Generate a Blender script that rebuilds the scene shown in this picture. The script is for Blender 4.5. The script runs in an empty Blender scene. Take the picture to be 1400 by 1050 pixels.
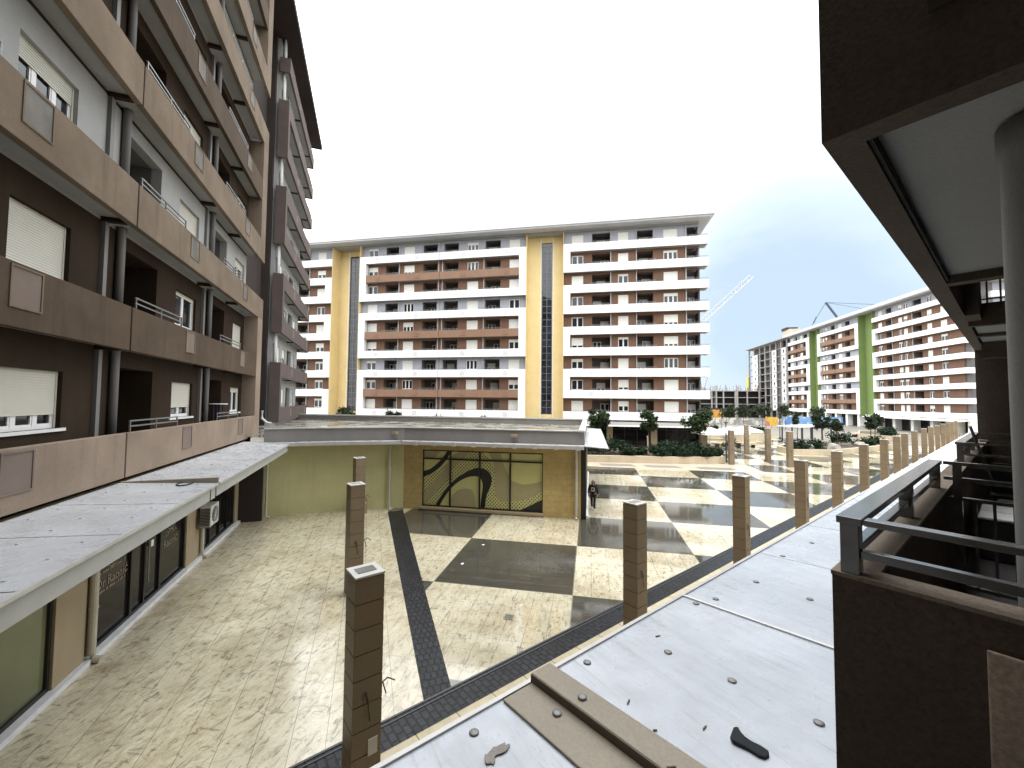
import bpy, bmesh, math, random
from mathutils import Vector, Matrix
random.seed(7)
S = bpy.context.scene
COL = S.collection
PI = math.pi
R = math.radians

# ---------------------------------------------------------------- mesh helpers
class MB:
    def __init__(self):
        self.v = []; self.f = []
    def quad(self, a, b, c, d):
        n = len(self.v); self.v += [a, b, c, d]; self.f.append((n, n+1, n+2, n+3)); return self
    def poly(self, pts):
        n = len(self.v); self.v += list(pts); self.f.append(tuple(range(n, n+len(pts)))); return self
    def box(self, x0, x1, y0, y1, z0, z1):
        n = len(self.v)
        if x0 > x1: x0, x1 = x1, x0
        if y0 > y1: y0, y1 = y1, y0
        if z0 > z1: z0, z1 = z1, z0
        self.v += [(x0,y0,z0),(x1,y0,z0),(x1,y1,z0),(x0,y1,z0),(x0,y0,z1),(x1,y0,z1),(x1,y1,z1),(x0,y1,z1)]
        for q in ((0,3,2,1),(4,5,6,7),(0,1,5,4),(1,2,6,5),(2,3,7,6),(3,0,4,7)):
            self.f.append(tuple(n+i for i in q))
        return self
    def hexa(self, p):                      # eight corners, bottom ring then top ring
        n = len(self.v); self.v += list(p)
        for q in ((0,3,2,1),(4,5,6,7),(0,1,5,4),(1,2,6,5),(2,3,7,6),(3,0,4,7)):
            self.f.append(tuple(n+i for i in q))
        return self
    def prism(self, pts, z0, z1):           # ccw plan outline
        n = len(self.v); k = len(pts)
        self.v += [(p[0],p[1],z0) for p in pts] + [(p[0],p[1],z1) for p in pts]
        self.f.append(tuple(n+i for i in reversed(range(k)))); self.f.append(tuple(n+k+i for i in range(k)))
        for i in range(k):
            j = (i+1) % k; self.f.append((n+i, n+j, n+k+j, n+k+i))
        return self
    def tube(self, pts, r, seg=10, r1=None, cap=True):
        pts = [Vector(p) for p in pts]; k = len(pts); n0 = len(self.v)
        for i, p in enumerate(pts):
            t = (pts[min(i+1,k-1)] - pts[max(i-1,0)]).normalized()
            a = t.orthogonal().normalized() if abs(t.z) < .99 else Vector((1,0,0))
            if abs(t.z) < .99:
                a = t.cross(Vector((0,0,1))).normalized()
            b = t.cross(a).normalized()
            rr = r if r1 is None else r + (r1-r)*i/max(1,k-1)
            for j in range(seg):
                an = 2*PI*j/seg; q = p + a*math.cos(an)*rr + b*math.sin(an)*rr
                self.v.append(tuple(q))
        for i in range(k-1):
            for j in range(seg):
                j2 = (j+1) % seg
                self.f.append((n0+i*seg+j, n0+i*seg+j2, n0+(i+1)*seg+j2, n0+(i+1)*seg+j))
        if cap:
            self.f.append(tuple(n0+j for j in reversed(range(seg))))
            self.f.append(tuple(n0+(k-1)*seg+j for j in range(seg)))
        return self
    def lathe(self, prof, c=(0,0,0), seg=14):   # prof: (r, z) bottom to top
        n0 = len(self.v)
        for r, z in prof:
            for j in range(seg):
                an = 2*PI*j/seg; self.v.append((c[0]+r*math.cos(an), c[1]+r*math.sin(an), c[2]+z))
        for i in range(len(prof)-1):
            for j in range(seg):
                j2 = (j+1) % seg
                self.f.append((n0+i*seg+j, n0+i*seg+j2, n0+(i+1)*seg+j2, n0+(i+1)*seg+j))
        self.f.append(tuple(n0+j for j in reversed(range(seg))))
        self.f.append(tuple(n0+(len(prof)-1)*seg+j for j in range(seg)))
        return self
    def mesh(self, name, mat, smooth=False, recalc=True):
        me = bpy.data.meshes.new(name)
        me.from_pydata([tuple(v) for v in self.v], [], self.f)
        if recalc:
            bm = bmesh.new(); bm.from_mesh(me); bmesh.ops.recalc_face_normals(bm, faces=bm.faces); bm.to_mesh(me); bm.free()
        if mat: me.materials.append(mat)
        if smooth:
            for p in me.polygons: p.use_smooth = True
        return me
    def build(self, name, mat, parent=None, loc=(0,0,0), smooth=False, bevel=0, recalc=True):
        return link(name, self.mesh(name, mat, smooth, recalc), parent, loc, bevel)

def link(name, me, parent=None, loc=(0,0,0), bevel=0):
    o = bpy.data.objects.new(name, me); COL.objects.link(o)
    o.location = loc
    if parent: o.parent = parent
    if bevel:
        m = o.modifiers.new('bevel', 'BEVEL'); m.width = bevel; m.segments = 2; m.limit_method = 'ANGLE'
    return o

def tag(o, label=None, cat=None, group=None, kind=None):
    if label: o['label'] = label
    if cat: o['category'] = cat
    if group: o['group'] = group
    if kind: o['kind'] = kind
    return o

def thing(name, label, cat, loc=(0,0,0), rz=0, group=None):
    o = bpy.data.objects.new(name, None); COL.objects.link(o)
    o.location = loc; o.rotation_euler = (0,0,rz); o.empty_display_size = .3
    return tag(o, label, cat, group)

def copy_tree(o, parent=None):
    c = o.copy(); COL.objects.link(c)
    if parent: c.parent = parent
    for ch in list(o.children):
        copy_tree(ch, c)
    return c

# ---------------------------------------------------------------- materials
def newmat(name):
    m = bpy.data.materials.new(name); m.use_nodes = True
    nt = m.node_tree; nt.nodes.clear()
    out = nt.nodes.new('ShaderNodeOutputMaterial'); b = nt.nodes.new('ShaderNodeBsdfPrincipled')
    nt.links.new(b.outputs[0], out.inputs[0])
    return m, nt, b
def mth(nt, op, a, b=None, c=None):
    n = nt.nodes.new('ShaderNodeMath'); n.operation = op
    for i, x in enumerate((a, b, c)):
        if x is None: continue
        if isinstance(x, (int, float)): n.inputs[i].default_value = x
        else: nt.links.new(x, n.inputs[i])
    return n.outputs[0]
def mix(nt, fac, a, b):
    n = nt.nodes.new('ShaderNodeMix'); n.data_type = 'RGBA'
    for s, x in ((0, fac), (6, a), (7, b)):
        if isinstance(x, (int, float)): n.inputs[s].default_value = x
        elif isinstance(x, tuple): n.inputs[s].default_value = (x[0], x[1], x[2], 1)
        else: nt.links.new(x, n.inputs[s])
    return n.outputs[2]
def noise(nt, vec, scale, detail=4, rough=.55, dist=0):
    n = nt.nodes.new('ShaderNodeTexNoise'); n.inputs['Scale'].default_value = scale
    n.inputs['Detail'].default_value = detail; n.inputs['Roughness'].default_value = rough; n.inputs['Distortion'].default_value = dist
    if vec is not None: nt.links.new(vec, n.inputs['Vector'])
    return n.outputs['Fac']
def ramp(nt, x, lo, hi):
    n = nt.nodes.new('ShaderNodeMapRange'); n.inputs[1].default_value = lo; n.inputs[2].default_value = hi
    nt.links.new(x, n.inputs[0]); return n.outputs[0]
def pos(nt):
    return nt.nodes.new('ShaderNodeNewGeometry').outputs['Position']
def mapping(nt, vec, rot=(0,0,0), scale=(1,1,1), loc=(0,0,0)):
    n = nt.nodes.new('ShaderNodeMapping'); n.inputs['Rotation'].default_value = rot; n.inputs['Scale'].default_value = scale
    n.inputs['Location'].default_value = loc
    nt.links.new(vec, n.inputs[0]); return n.outputs[0]
def bump(nt, b, h, strength=.3, dist=.02):
    n = nt.nodes.new('ShaderNodeBump'); n.inputs['Strength'].default_value = strength; n.inputs['Distance'].default_value = dist
    nt.links.new(h, n.inputs['Height']); nt.links.new(n.outputs[0], b.inputs['Normal'])

def stucco(name, c, var=.18, grain=60, rough=.85, streak=.25, bstr=.35, spec=.3, gr=.3):
    m, nt, b = newmat(name); p = pos(nt)
    n1 = noise(nt, p, .7, 5, .6); n2 = noise(nt, p, grain, 3, .7)
    st = noise(nt, mapping(nt, p, scale=(2.2, 2.2, .22)), 1.4, 5, .6)
    dk = tuple(x*(1-var*1.6) for x in c); lt = tuple(min(1, x*(1+var*.7)) for x in c)
    col = mix(nt, ramp(nt, n1, .3, .7), dk, lt)
    col = mix(nt, mth(nt, 'MULTIPLY', ramp(nt, st, .52, .78), streak), col, tuple(x*.45 for x in c))
    col = mix(nt, mth(nt, 'MULTIPLY', ramp(nt, n2, .38, .68), gr), col, tuple(x*.45 for x in c))
    nt.links.new(col, b.inputs['Base Color']); b.inputs['Roughness'].default_value = rough
    b.inputs['Specular IOR Level'].default_value = spec
    bump(nt, b, n2, bstr, .006)
    return m
def plain(name, c, rough=.5, metal=0, var=.12, scale=3, spec=.5):
    m, nt, b = newmat(name); p = pos(nt)
    n1 = noise(nt, p, scale, 5, .6)
    col = mix(nt, ramp(nt, n1, .3, .7), tuple(x*(1-var) for x in c), tuple(min(1, x*(1+var)) for x in c))
    nt.links.new(col, b.inputs['Base Color']); b.inputs['Roughness'].default_value = rough; b.inputs['Metallic'].default_value = metal
    b.inputs['Specular IOR Level'].default_value = spec
    return m
def glassy(name, c, rough=.06, spec=.6):
    m, nt, b = newmat(name); p = pos(nt)
    n1 = noise(nt, p, .35, 2)
    col = mix(nt, ramp(nt, n1, .35, .65), tuple(x*.5 for x in c), tuple(x*1.5 for x in c))
    nt.links.new(col, b.inputs['Base Color']); b.inputs['Roughness'].default_value = rough; b.inputs['Specular IOR Level'].default_value = spec
    return m

def paving(name, ang, checker):
    m, nt, b = newmat(name); p0 = pos(nt)
    p = mapping(nt, p0, rot=(0,0,ang)) if ang else p0
    sp = nt.nodes.new('ShaderNodeSeparateXYZ'); nt.links.new(p, sp.inputs[0]); x, y = sp.outputs[0], sp.outputs[1]
    grit = noise(nt, p0, 26, 6, .75, .6)
    fine = noise(nt, mapping(nt, p0, rot=(0,0,R(35)), scale=(1, .32, 1)), 9, 9, .72, .9)
    fine2 = noise(nt, mapping(nt, p0, rot=(0,0,R(-20)), scale=(.4, 1, 1), loc=(7,3,0)), 5.5, 8, .7, 1.2)
    big = noise(nt, p0, .33, 5, .62, .4); mid = noise(nt, p0, 1.3, 6, .65)
    wet = noise(nt, mapping(nt, p0, loc=(31,12,0)), .16, 5, .6, .5)
    if checker:
        cx = mth(nt, 'FLOOR', mth(nt, 'DIVIDE', mth(nt, 'ADD', x, .55), 4.87)); cy = mth(nt, 'FLOOR', mth(nt, 'DIVIDE', mth(nt, 'SUBTRACT', y, 13.76), 4.65))
        odd = mth(nt, 'FLOORED_MODULO', mth(nt, 'ADD', cx, cy), 2)
        ox, oy, tx, ty = .55, -13.76, 4.87/8, 4.65/8
    else:
        odd = None; ox, oy, tx, ty = 0, 0, .62, 1.24
    cream = mix(nt, ramp(nt, big, .38, .66), (.61,.56,.42), (.48,.415,.275))
    cream = mix(nt, mth(nt, 'MULTIPLY', ramp(nt, mid, .50, .72), .6 if not checker else .3), cream, (.24,.175,.075))
    cream = mix(nt, mth(nt, 'MULTIPLY', ramp(nt, fine, .53, .66), .85), cream, (.085,.07,.045))
    cream = mix(nt, mth(nt, 'MULTIPLY', ramp(nt, fine2, .56, .66), .7), cream, (.16,.13,.085))
    cream = mix(nt, mth(nt, 'MULTIPLY', ramp(nt, fine, .46, .36), .6), cream, (.72,.66,.50))
    if odd is not None:
        dark = mix(nt, ramp(nt, big, .35, .65), (.038,.037,.031), (.07,.066,.052))
        dark = mix(nt, mth(nt, 'MULTIPLY', ramp(nt, fine, .53, .68), .6), dark, (.02,.02,.018))
        dark = mix(nt, mth(nt, 'MULTIPLY', ramp(nt, fine2, .58, .7), .35), dark, (.22,.20,.15))
        col = mix(nt, odd, cream, dark)
    else: col = cream
    def line(v, off, t, w):
        f = mth(nt, 'FRACT', mth(nt, 'DIVIDE', mth(nt, 'ADD', v, off), t))
        d = mth(nt, 'MULTIPLY', mth(nt, 'MINIMUM', f, mth(nt, 'SUBTRACT', 1, f)), t)
        return mth(nt, 'LESS_THAN', d, w)
    col = mix(nt, mth(nt, 'MULTIPLY', ramp(nt, grit, .56, .70), .45), col, (.05,.042,.03))
    seam = mth(nt, 'MAXIMUM', line(x, ox, tx, .007), mth(nt, 'MULTIPLY', line(y, oy, ty, .006), .8 if checker else .45))
    if checker:
        big_e = mth(nt, 'MAXIMUM', line(x, ox, 4.87, .018), line(y, oy, 4.65, .018))
        col = mix(nt, mth(nt, 'MULTIPLY', big_e, .6), col, (.34,.31,.24))
    col = mix(nt, mth(nt, 'MULTIPLY', seam, .62), col, (.06,.05,.035))
    wf = ramp(nt, wet, .38, .56)
    col = mix(nt, mth(nt, 'MULTIPLY', wf, .22), col, (.10,.09,.07))
    nt.links.new(col, b.inputs['Base Color'])
    rg = mth(nt, 'ADD', mth(nt, 'MULTIPLY', ramp(nt, wet, .32, .50), -.30), .34)
    rg = mth(nt, 'ADD', rg, mth(nt, 'MULTIPLY', mth(nt, 'MULTIPLY', ramp(nt, fine, .4, .7), .16), mth(nt, 'SUBTRACT', 1.0, mth(nt, 'MULTIPLY', wf, .85))))
    nt.links.new(mth(nt, 'MAXIMUM', rg, .05), b.inputs['Roughness'])
    b.inputs['Specular IOR Level'].default_value = 1.0
    h = mth(nt, 'SUBTRACT', mth(nt, 'MULTIPLY', fine, mth(nt, 'ADD', mth(nt, 'MULTIPLY', wf, -.94), 1)), mth(nt, 'MULTIPLY', seam, .5))
    bump(nt, b, h, .22, .01)
    return m

def brick(name, ang, c1, c2, cm, w, h, mort=.012, rough=.35, vert=False, bstr=.6):
    m, nt, b = newmat(name); p = pos(nt)
    v = mapping(nt, p, rot=(0,0,ang))
    if vert:
        s = nt.nodes.new('ShaderNodeSeparateXYZ'); nt.links.new(v, s.inputs[0])
        c = nt.nodes.new('ShaderNodeCombineXYZ'); nt.links.new(s.outputs[0], c.inputs[0]); nt.links.new(s.outputs[2], c.inputs[1]); v = c.outputs[0]
    n = nt.nodes.new('ShaderNodeTexBrick'); nt.links.new(v, n.inputs['Vector'])
    n.inputs['Color1'].default_value = (*c1, 1); n.inputs['Color2'].default_value = (*c2, 1); n.inputs['Mortar'].default_value = (*cm, 1)
    n.inputs['Scale'].default_value = 1; n.inputs['Mortar Size'].default_value = mort; n.inputs['Brick Width'].default_value = w; n.inputs['Row Height'].default_value = h
    n.inputs['Mortar Smooth'].default_value = .3
    nz = noise(nt, p, 6, 5, .65)
    col = mix(nt, mth(nt, 'MULTIPLY', ramp(nt, nz, .45, .75), .45), n.outputs['Color'], tuple(x*.5 for x in c1))
    nt.links.new(col, b.inputs['Base Color'])
    nt.links.new(mth(nt, 'ADD', mth(nt, 'MULTIPLY', nz, .35), rough-.15), b.inputs['Roughness'])
    b.inputs['Specular IOR Level'].default_value = .16
    bump(nt, b, mth(nt, 'SUBTRACT', mth(nt, 'MULTIPLY', nz, .4), n.outputs['Fac']), bstr, .012)
    return m

def canopy_mat(name, ang, c=(.46,.47,.49)):
    m, nt, b = newmat(name); p0 = pos(nt); p = mapping(nt, p0, rot=(0,0,ang))
    n1 = noise(nt, p, .8, 6, .6); st = noise(nt, mapping(nt, p, scale=(5, .7, 1)), 1.5, 7, .68)
    sp = noise(nt, p, 16, 7, .8); sm = noise(nt, p, 3.1, 5, .6)
    col = mix(nt, ramp(nt, n1, .35, .68), tuple(x*.86 for x in c), tuple(x*1.08 for x in c))
    st2 = noise(nt, mapping(nt, p, scale=(22, 1.1, 1), loc=(3,9,0)), 1.0, 6, .7)
    col = mix(nt, mth(nt, 'MULTIPLY', ramp(nt, st, .50, .80), .55), col, tuple(x*.5 for x in c))
    col = mix(nt, mth(nt, 'MULTIPLY', ramp(nt, st2, .56, .74), .65), col, tuple(x*.36 for x in c))
    col = mix(nt, mth(nt, 'MULTIPLY', ramp(nt, sp, .60, .70), .55), col, (.13,.12,.105))
    col = mix(nt, mth(nt, 'MULTIPLY', ramp(nt, sm, .50, .80), .4), col, tuple(x*.6 for x in c))
    nt.links.new(col, b.inputs['Base Color'])
    nt.links.new(mth(nt, 'ADD', mth(nt, 'MULTIPLY', ramp(nt, sm, .25, .75), .35), .14), b.inputs['Roughness'])
    bump(nt, b, sp, .08, .004)
    return m

def leaf_mat(name, c):
    m, nt, b = newmat(name); p = pos(nt)
    n1 = noise(nt, p, 3.5, 4, .7)
    col = mix(nt, ramp(nt, n1, .3, .7), tuple(x*.5 for x in c), tuple(x*1.7 for x in c))
    nt.links.new(col, b.inputs['Base Color']); b.inputs['Roughness'].default_value = .6; b.inputs['Specular IOR Level'].default_value = .15
    return m

M = {}
M['white'] = stucco('white_render', (.84,.84,.84), .04, 40, .8, .09, .1)
M['grey_wall'] = stucco('grey_render', (.42,.43,.47), .06, 40, .85, .1, .1)
M['brown_wall'] = stucco('brown_render', (.19,.108,.072), .08, 40, .85, .12, .1)
M['brown_parapet'] = stucco('light_brown_render', (.27,.165,.112), .07, 40, .85, .1, .1)
M['yellow'] = stucco('yellow_render', (.78,.62,.32), .05, 40, .85, .1, .1)
M['green'] = stucco('green_render', (.20,.27,.095), .06, 40, .85, .1, .1)
M['roof_fascia'] = stucco('roof_fascia', (.55,.55,.57), .06, 20, .6, .15, .1)
M['soffit'] = stucco('soffit_paint', (.36,.36,.35), .08, 40, .9, .1, .15)
M['dark_soffit'] = plain('dark_soffit', (.10,.09,.085), .9)
M['loggia'] = stucco('loggia_render', (.17,.14,.12), .1, 40, .9, .1, .1)
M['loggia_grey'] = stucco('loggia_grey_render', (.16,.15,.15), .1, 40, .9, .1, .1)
M['pvc'] = plain('white_frame', (.78,.78,.77), .35, 0, .04)
M['shutter'] = plain('roller_shutter', (.76,.75,.70), .5, 0, .04)
M['shutter_near'] = plain('cream_roller_shutter', (.56,.54,.47), .5, 0, .05, 1.5)
M['pane'] = glassy('window_glass', (.022,.024,.028), .04)
M['bluepane'] = glassy('stair_glass', (.018,.022,.032), .03, .8)
M['vent'] = plain('vent_grille', (.62,.62,.63), .7)
M['rail'] = plain('grey_railing', (.20,.20,.20), .45, .3)
M['darkrail'] = plain('dark_railing_paint', (.17,.165,.155), .18, .4, .2, 8)
M['col'] = stucco('column_paint', (.50,.50,.49), .06, 40, .6, .1, .1)
# left building
M['tan'] = stucco('tan_stucco', (.215,.165,.120), .18, 38, .9, .6, .8, .15, .45)
M['tan_light'] = stucco('pale_tan_stucco', (.29,.225,.172), .13, 38, .9, .4, .8, .15, .4)
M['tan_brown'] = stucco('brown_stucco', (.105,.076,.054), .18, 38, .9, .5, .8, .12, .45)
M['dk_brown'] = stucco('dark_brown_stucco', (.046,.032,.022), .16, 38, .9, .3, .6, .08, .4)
M['choc'] = stucco('chocolate_stucco', (.040,.029,.026), .1, 70, .9, .2, .3)
M['mauve'] = stucco('mauve_brown_stucco', (.12,.092,.083), .1, 70, .9, .15, .3)
M['ltgrey'] = stucco('pale_grey_stucco', (.37,.37,.36), .07, 60, .9, .15, .3)
M['panel_grey'] = plain('grey_panel', (.15,.14,.125), .7, 0, .3, 1.5, .15)
M['pipe_grey'] = stucco('grey_column_paint', (.20,.195,.19), .08, 40, .5, .2, .1)
M['vent_dark'] = plain('drain_iron', (.22,.20,.165), .6)
M['niche'] = stucco('niche_stucco', (.20,.155,.13), .1, 60, .9, .1, .3)
M['our'] = stucco('own_brown_stucco', (.108,.084,.063), .2, 42, .92, .15, 1.0, .2, .6)
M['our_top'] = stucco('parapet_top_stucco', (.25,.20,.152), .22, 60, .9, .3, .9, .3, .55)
M['panel_stone'] = stucco('pale_panel_stucco', (.50,.40,.31), .25, 40, .92, .35, 1.0, .3, .6)
M['our_soffit'] = stucco('own_soffit_paint', (.30,.30,.285), .06, 50, .9, .08, .25)
M['our_col'] = stucco('own_column_paint', (.19,.19,.185), .06, 60, .55, .1, .15)
# ground
M['ground'] = stucco('far_asphalt', (.20,.185,.155), .2, 5, .5, .1, .2)
M['pave_c'] = paving('checker_paving', 0, True)
M['pave_l'] = paving('stamped_paving', R(-30.4), False)
M['cobble'] = brick('dark_setts', R(40.4), (.011,.012,.0145), (.022,.023,.027), (.003,.003,.004), .24, .15, .016, .28, False, 1.0)
M['cobble2'] = brick('dark_setts_cross', R(-30.0), (.011,.012,.0145), (.022,.023,.027), (.003,.003,.004), .15, .24, .016, .28, False, 1.0)
M['border'] = brick('border_slabs', R(40.4), (.50,.43,.29), (.43,.37,.25), (.12,.10,.07), 1.15, .9, .012, .32, False, .3)
M['curb'] = stucco('kerb_concrete', (.50,.43,.33), .1, 30, .7, .1, .2)
M['pink'] = stucco('pink_paving', (.46,.37,.29), .1, 8, .35, .1, .2)
M['greypave'] = stucco('grey_paving', (.20,.20,.18), .12, 8, .3, .1, .2)
# annex
M['ochre'] = brick('ochre_tiles', 0, (.50,.38,.165), (.45,.335,.14), (.32,.24,.10), .6, .3, .006, .5, True, .25)
M['lemon'] = stucco('lemon_stucco', (.55,.52,.27), .07, 60, .85, .18, .3)
M['roofwet'], _nt, _b = newmat('wet_roof_felt')
_p = pos(_nt); _n = noise(_nt, _p, .5, 6, .65, .4); _n2 = noise(_nt, _p, 9, 5, .6)
_nt.links.new(mix(_nt, ramp(_nt, _n, .35, .65), (.11,.105,.085), (.23,.22,.185)), _b.inputs['Base Color'])
_nt.links.new(ramp(_nt, _n, .62, .40), _b.inputs['Roughness'])
_nt.links.new(mth(_nt, 'ADD', mth(_nt, 'MULTIPLY', ramp(_nt, _n, .40, .6), .38), .06), _b.inputs['Roughness'])
bump(_nt, _b, _n2, .1, .01)
M['parapet_grey'] = stucco('roof_parapet_grey', (.25,.235,.22), .08, 30, .8, .2, .2)
M['coping'] = plain('metal_coping', (.50,.49,.47), .35, .2, .1)
M['canopy_l'] = canopy_mat('canopy_sheet', R(30.4))
M['canopy_r'] = canopy_mat('canopy_sheet_near', R(-40.4), (.52,.55,.60))
M['fascia'] = plain('canopy_fascia', (.36,.36,.34), .45, 0, .07)
M['flash'] = stucco('beige_flashing', (.34,.295,.23), .08, 40, .6, .15, .2)
M['flash_dark'] = plain('brown_flashing_side', (.10,.075,.05), .6)
M['bolt'] = plain('washer_cap', (.20,.195,.19), .45, .3)
M['gap'] = plain('joint_dark', (.03,.028,.026), .9)
M['pipe'] = plain('downpipe', (.40,.37,.29), .5, .0, .12)
M['pipe_l'] = plain('pale_downpipe', (.46,.45,.40), .45, .0, .12)
M['black_glass'] = glassy('black_shop_glass', (.008,.007,.007), .12, .28)
M['green_glass'] = glassy('green_shop_glass', (.095,.10,.050), .12, .5)
M['black'] = plain('black_frame', (.012,.012,.012), .4)
M['pilaster'] = stucco('beige_pilaster', (.36,.285,.185), .1, 60, .8, .2, .3)
M['sign'] = plain('pale_lettering', (.25,.20,.15), .6, 0, .1, 20)
M['ac'] = plain('ac_white', (.55,.55,.52), .4)
M['ac_dark'] = plain('ac_grille', (.05,.05,.05), .6)
M['pillar'] = stucco('pillar_tile', (.205,.152,.095), .16, 40, .45, .22, .2, .5)
M['pillar_cap'] = plain('pillar_cap_rim', (.50,.49,.45), .4)
M['pillar_glass'] = glassy('pillar_cap_glass', (.25,.25,.24), .12)
M['cable'] = plain('black_cable', (.015,.015,.015), .5)
M['planter'] = stucco('planter_concrete', (.50,.42,.30), .1, 30, .75, .25, .2)
M['soil'] = plain('soil', (.06,.045,.03), .95)
M['leaf'] = leaf_mat('tree_leaf', (.022,.036,.013))
M['leaf2'] = leaf_mat('hedge_leaf', (.010,.022,.009))
M['leaf3'] = leaf_mat('far_leaf', (.022,.032,.015))
M['bark'] = stucco('bark', (.13,.10,.075), .2, 30, .9, .3, .5)
M['concrete'] = stucco('raw_concrete', (.36,.345,.33), .14, 8, .9, .35, .2)
M['blockwork'] = brick('grey_blockwork', 0, (.11,.107,.104), (.15,.145,.14), (.08,.077,.075), .5, .22, .02, .8, True, .3)
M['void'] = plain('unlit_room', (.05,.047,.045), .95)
M['rust'] = plain('rusty_steel', (.20,.085,.07), .8)
M['crane_w'] = plain('crane_pale', (.42,.42,.40), .5)
M['crane_d'] = plain('crane_dark', (.06,.085,.12), .5)
M['yel_tube'] = plain('yellow_chute', (.70,.52,.03), .5)
M['lamp'] = plain('lamp_metal', (.03,.03,.032), .4)
M['canvas'] = plain('white_canvas', (.80,.79,.76), .8)
M['blue'] = plain('blue_sheet', (.10,.24,.55), .5)
M['red'] = plain('red_sign', (.16,.02,.03), .5)
M['pinktxt'] = plain('pink_letters', (.60,.36,.38), .5)
M['navy'] = plain('navy_plastic', (.02,.025,.06), .4)
M['cloth_black'] = plain('black_cloth', (.012,.012,.014), .85)
M['skin'] = plain('skin', (.35,.20,.14), .6)
M['cloth_pale'] = plain('pale_cloth', (.50,.42,.34), .8)
M['shoe'] = plain('shoe', (.45,.43,.40), .6)
M['blockstone'] = stucco('grey_boulder', (.30,.28,.25), .25, 12, .9, .3, .5)
def blotch(name, a, b_, c, sc):
    m, nt, b = newmat(name); p = pos(nt); n1 = noise(nt, p, sc, 2, .5, .4); n2 = noise(nt, mapping(nt, p, loc=(9,5,2)), sc*1.4, 2, .5)
    col = mix(nt, ramp(nt, n1, .44, .5), a, b_); col = mix(nt, ramp(nt, n2, .56, .6), col, c)
    nt.links.new(col, b.inputs['Base Color']); b.inputs['Roughness'].default_value = .6; return m
M['poster'] = blotch('printed_board', (.62,.30,.04), (.55,.40,.05), (.50,.12,.14), .8)
M['bluesheet'] = blotch('blue_sheeting', (.09,.20,.42), (.16,.30,.52), (.45,.52,.58), .45)
M['oldfence'] = blotch('patched_fence', (.34,.33,.30), (.22,.21,.20), (.50,.48,.44), .5)
M['sock'] = stucco('charcoal_knit', (.035,.04,.045), .2, 300, .95, 0, .8)
M['rag'] = stucco('damp_rag', (.34,.31,.28), .15, 90, .9, .3, .5)
M['film'] = plain('window_film_yellow', (.56,.53,.22), .4, 0, .04)
M['film_dot'], _nt, _b = newmat('window_film_dotted')
_p = pos(_nt); _s = _nt.nodes.new('ShaderNodeSeparateXYZ'); _nt.links.new(_p, _s.inputs[0])
_fx = mth(_nt, 'SUBTRACT', mth(_nt, 'FRACT', mth(_nt, 'MULTIPLY', mth(_nt, 'ADD', _s.outputs[0], _s.outputs[2]), 5.0)), .5)
_fz = mth(_nt, 'SUBTRACT', mth(_nt, 'FRACT', mth(_nt, 'MULTIPLY', mth(_nt, 'SUBTRACT', _s.outputs[0], _s.outputs[2]), 5.0)), .5)
_d = mth(_nt, 'SQRT', mth(_nt, 'ADD', mth(_nt, 'POWER', _fx, 2), mth(_nt, 'POWER', _fz, 2)))
_nt.links.new(mix(_nt, mth(_nt, 'LESS_THAN', _d, .33), (.56,.53,.22), (.12,.115,.06)), _b.inputs['Base Color']); _b.inputs['Roughness'].default_value = .4
M['film_beige'] = plain('window_film_beige', (.36,.32,.17), .4, 0, .05)
M['film_black'] = plain('window_film_black', (.008,.008,.008), .3)
M['film_pale'] = plain('window_film_pale', (.60,.59,.46), .4)

# ---------------------------------------------------------------- facade kit
CACHE = {}
def window(bld, u0, u1, zb, zt, y, frac=0, n=2, near=False, sill=False, shmat=None, bar=None):
    w, h = round(u1-u0, 2), round(zt-zb, 2); key = (w, h, frac, n, near, sill)
    if key not in CACHE:
        f = MB(); t = .07
        f.box(0, w, 0, .08, 0, t); f.box(0, w, 0, .08, h-t, h); f.box(0, t, .001, .079, t, h-t); f.box(w-t, w, .001, .079, t, h-t)
        for i in range(1, n):
            c = w*i/n; f.box(c-.055, c+.055, .002, .078, t, h-t)
        for i in range(n):                  # sash rings
            a, b = w*i/n + (.07 if i == 0 else .055), w*(i+1)/n - (.07 if i == n-1 else .055)
            f.box(a, b, .012, .07, t, t+.05); f.box(a, b, .012, .07, h-t-.05, h-t)
            f.box(a, a+.045, .013, .069, t+.05, h-t-.05); f.box(b-.045, b, .013, .069, t+.05, h-t-.05)
        if sill: f.box(-.16, w+.12, -.17, .02, -.075, -.002)
        fm = f.mesh('window', M['pvc'])
        pm = MB().box(t, w-t, .04, .05, t, h-t).mesh('pane', M['pane'])
        sm = None
        if frac > 0:
            s = MB(); zl = h-(h-.0)*frac
            if near:
                k = max(2, int((h*frac)/.058)); dz = (h*frac)/k
                for i in range(k):
                    z = zl+i*dz; s.hexa([(.02,-.006,z+.004),(w-.02,-.006,z+.004),(w-.02,-.022,z+.004),(.02,-.022,z+.004),
                                         (.02,-.006,z+dz),(w-.02,-.006,z+dz),(w-.02,-.012,z+dz),(.02,-.012,z+dz)])
                s.box(.02, w-.02, -.008, -.003, zl, h)
                s.box(0, .05, -.03, -.001, 0, h); s.box(w-.05, w, -.03, -.001, 0, h)
            else:
                s.box(.0, w, -.035, -.002, zl, h)
            sm = s.mesh('shutter', M['shutter_near'] if near else M['shutter'])
        CACHE[key] = (fm, pm, sm)
    fm, pm, sm = CACHE[key]
    o = link('window', fm, bld, (u0, y, zb))
    link('pane', pm, o)
    if sm: link('shutter', sm, o)
    return o

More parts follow.
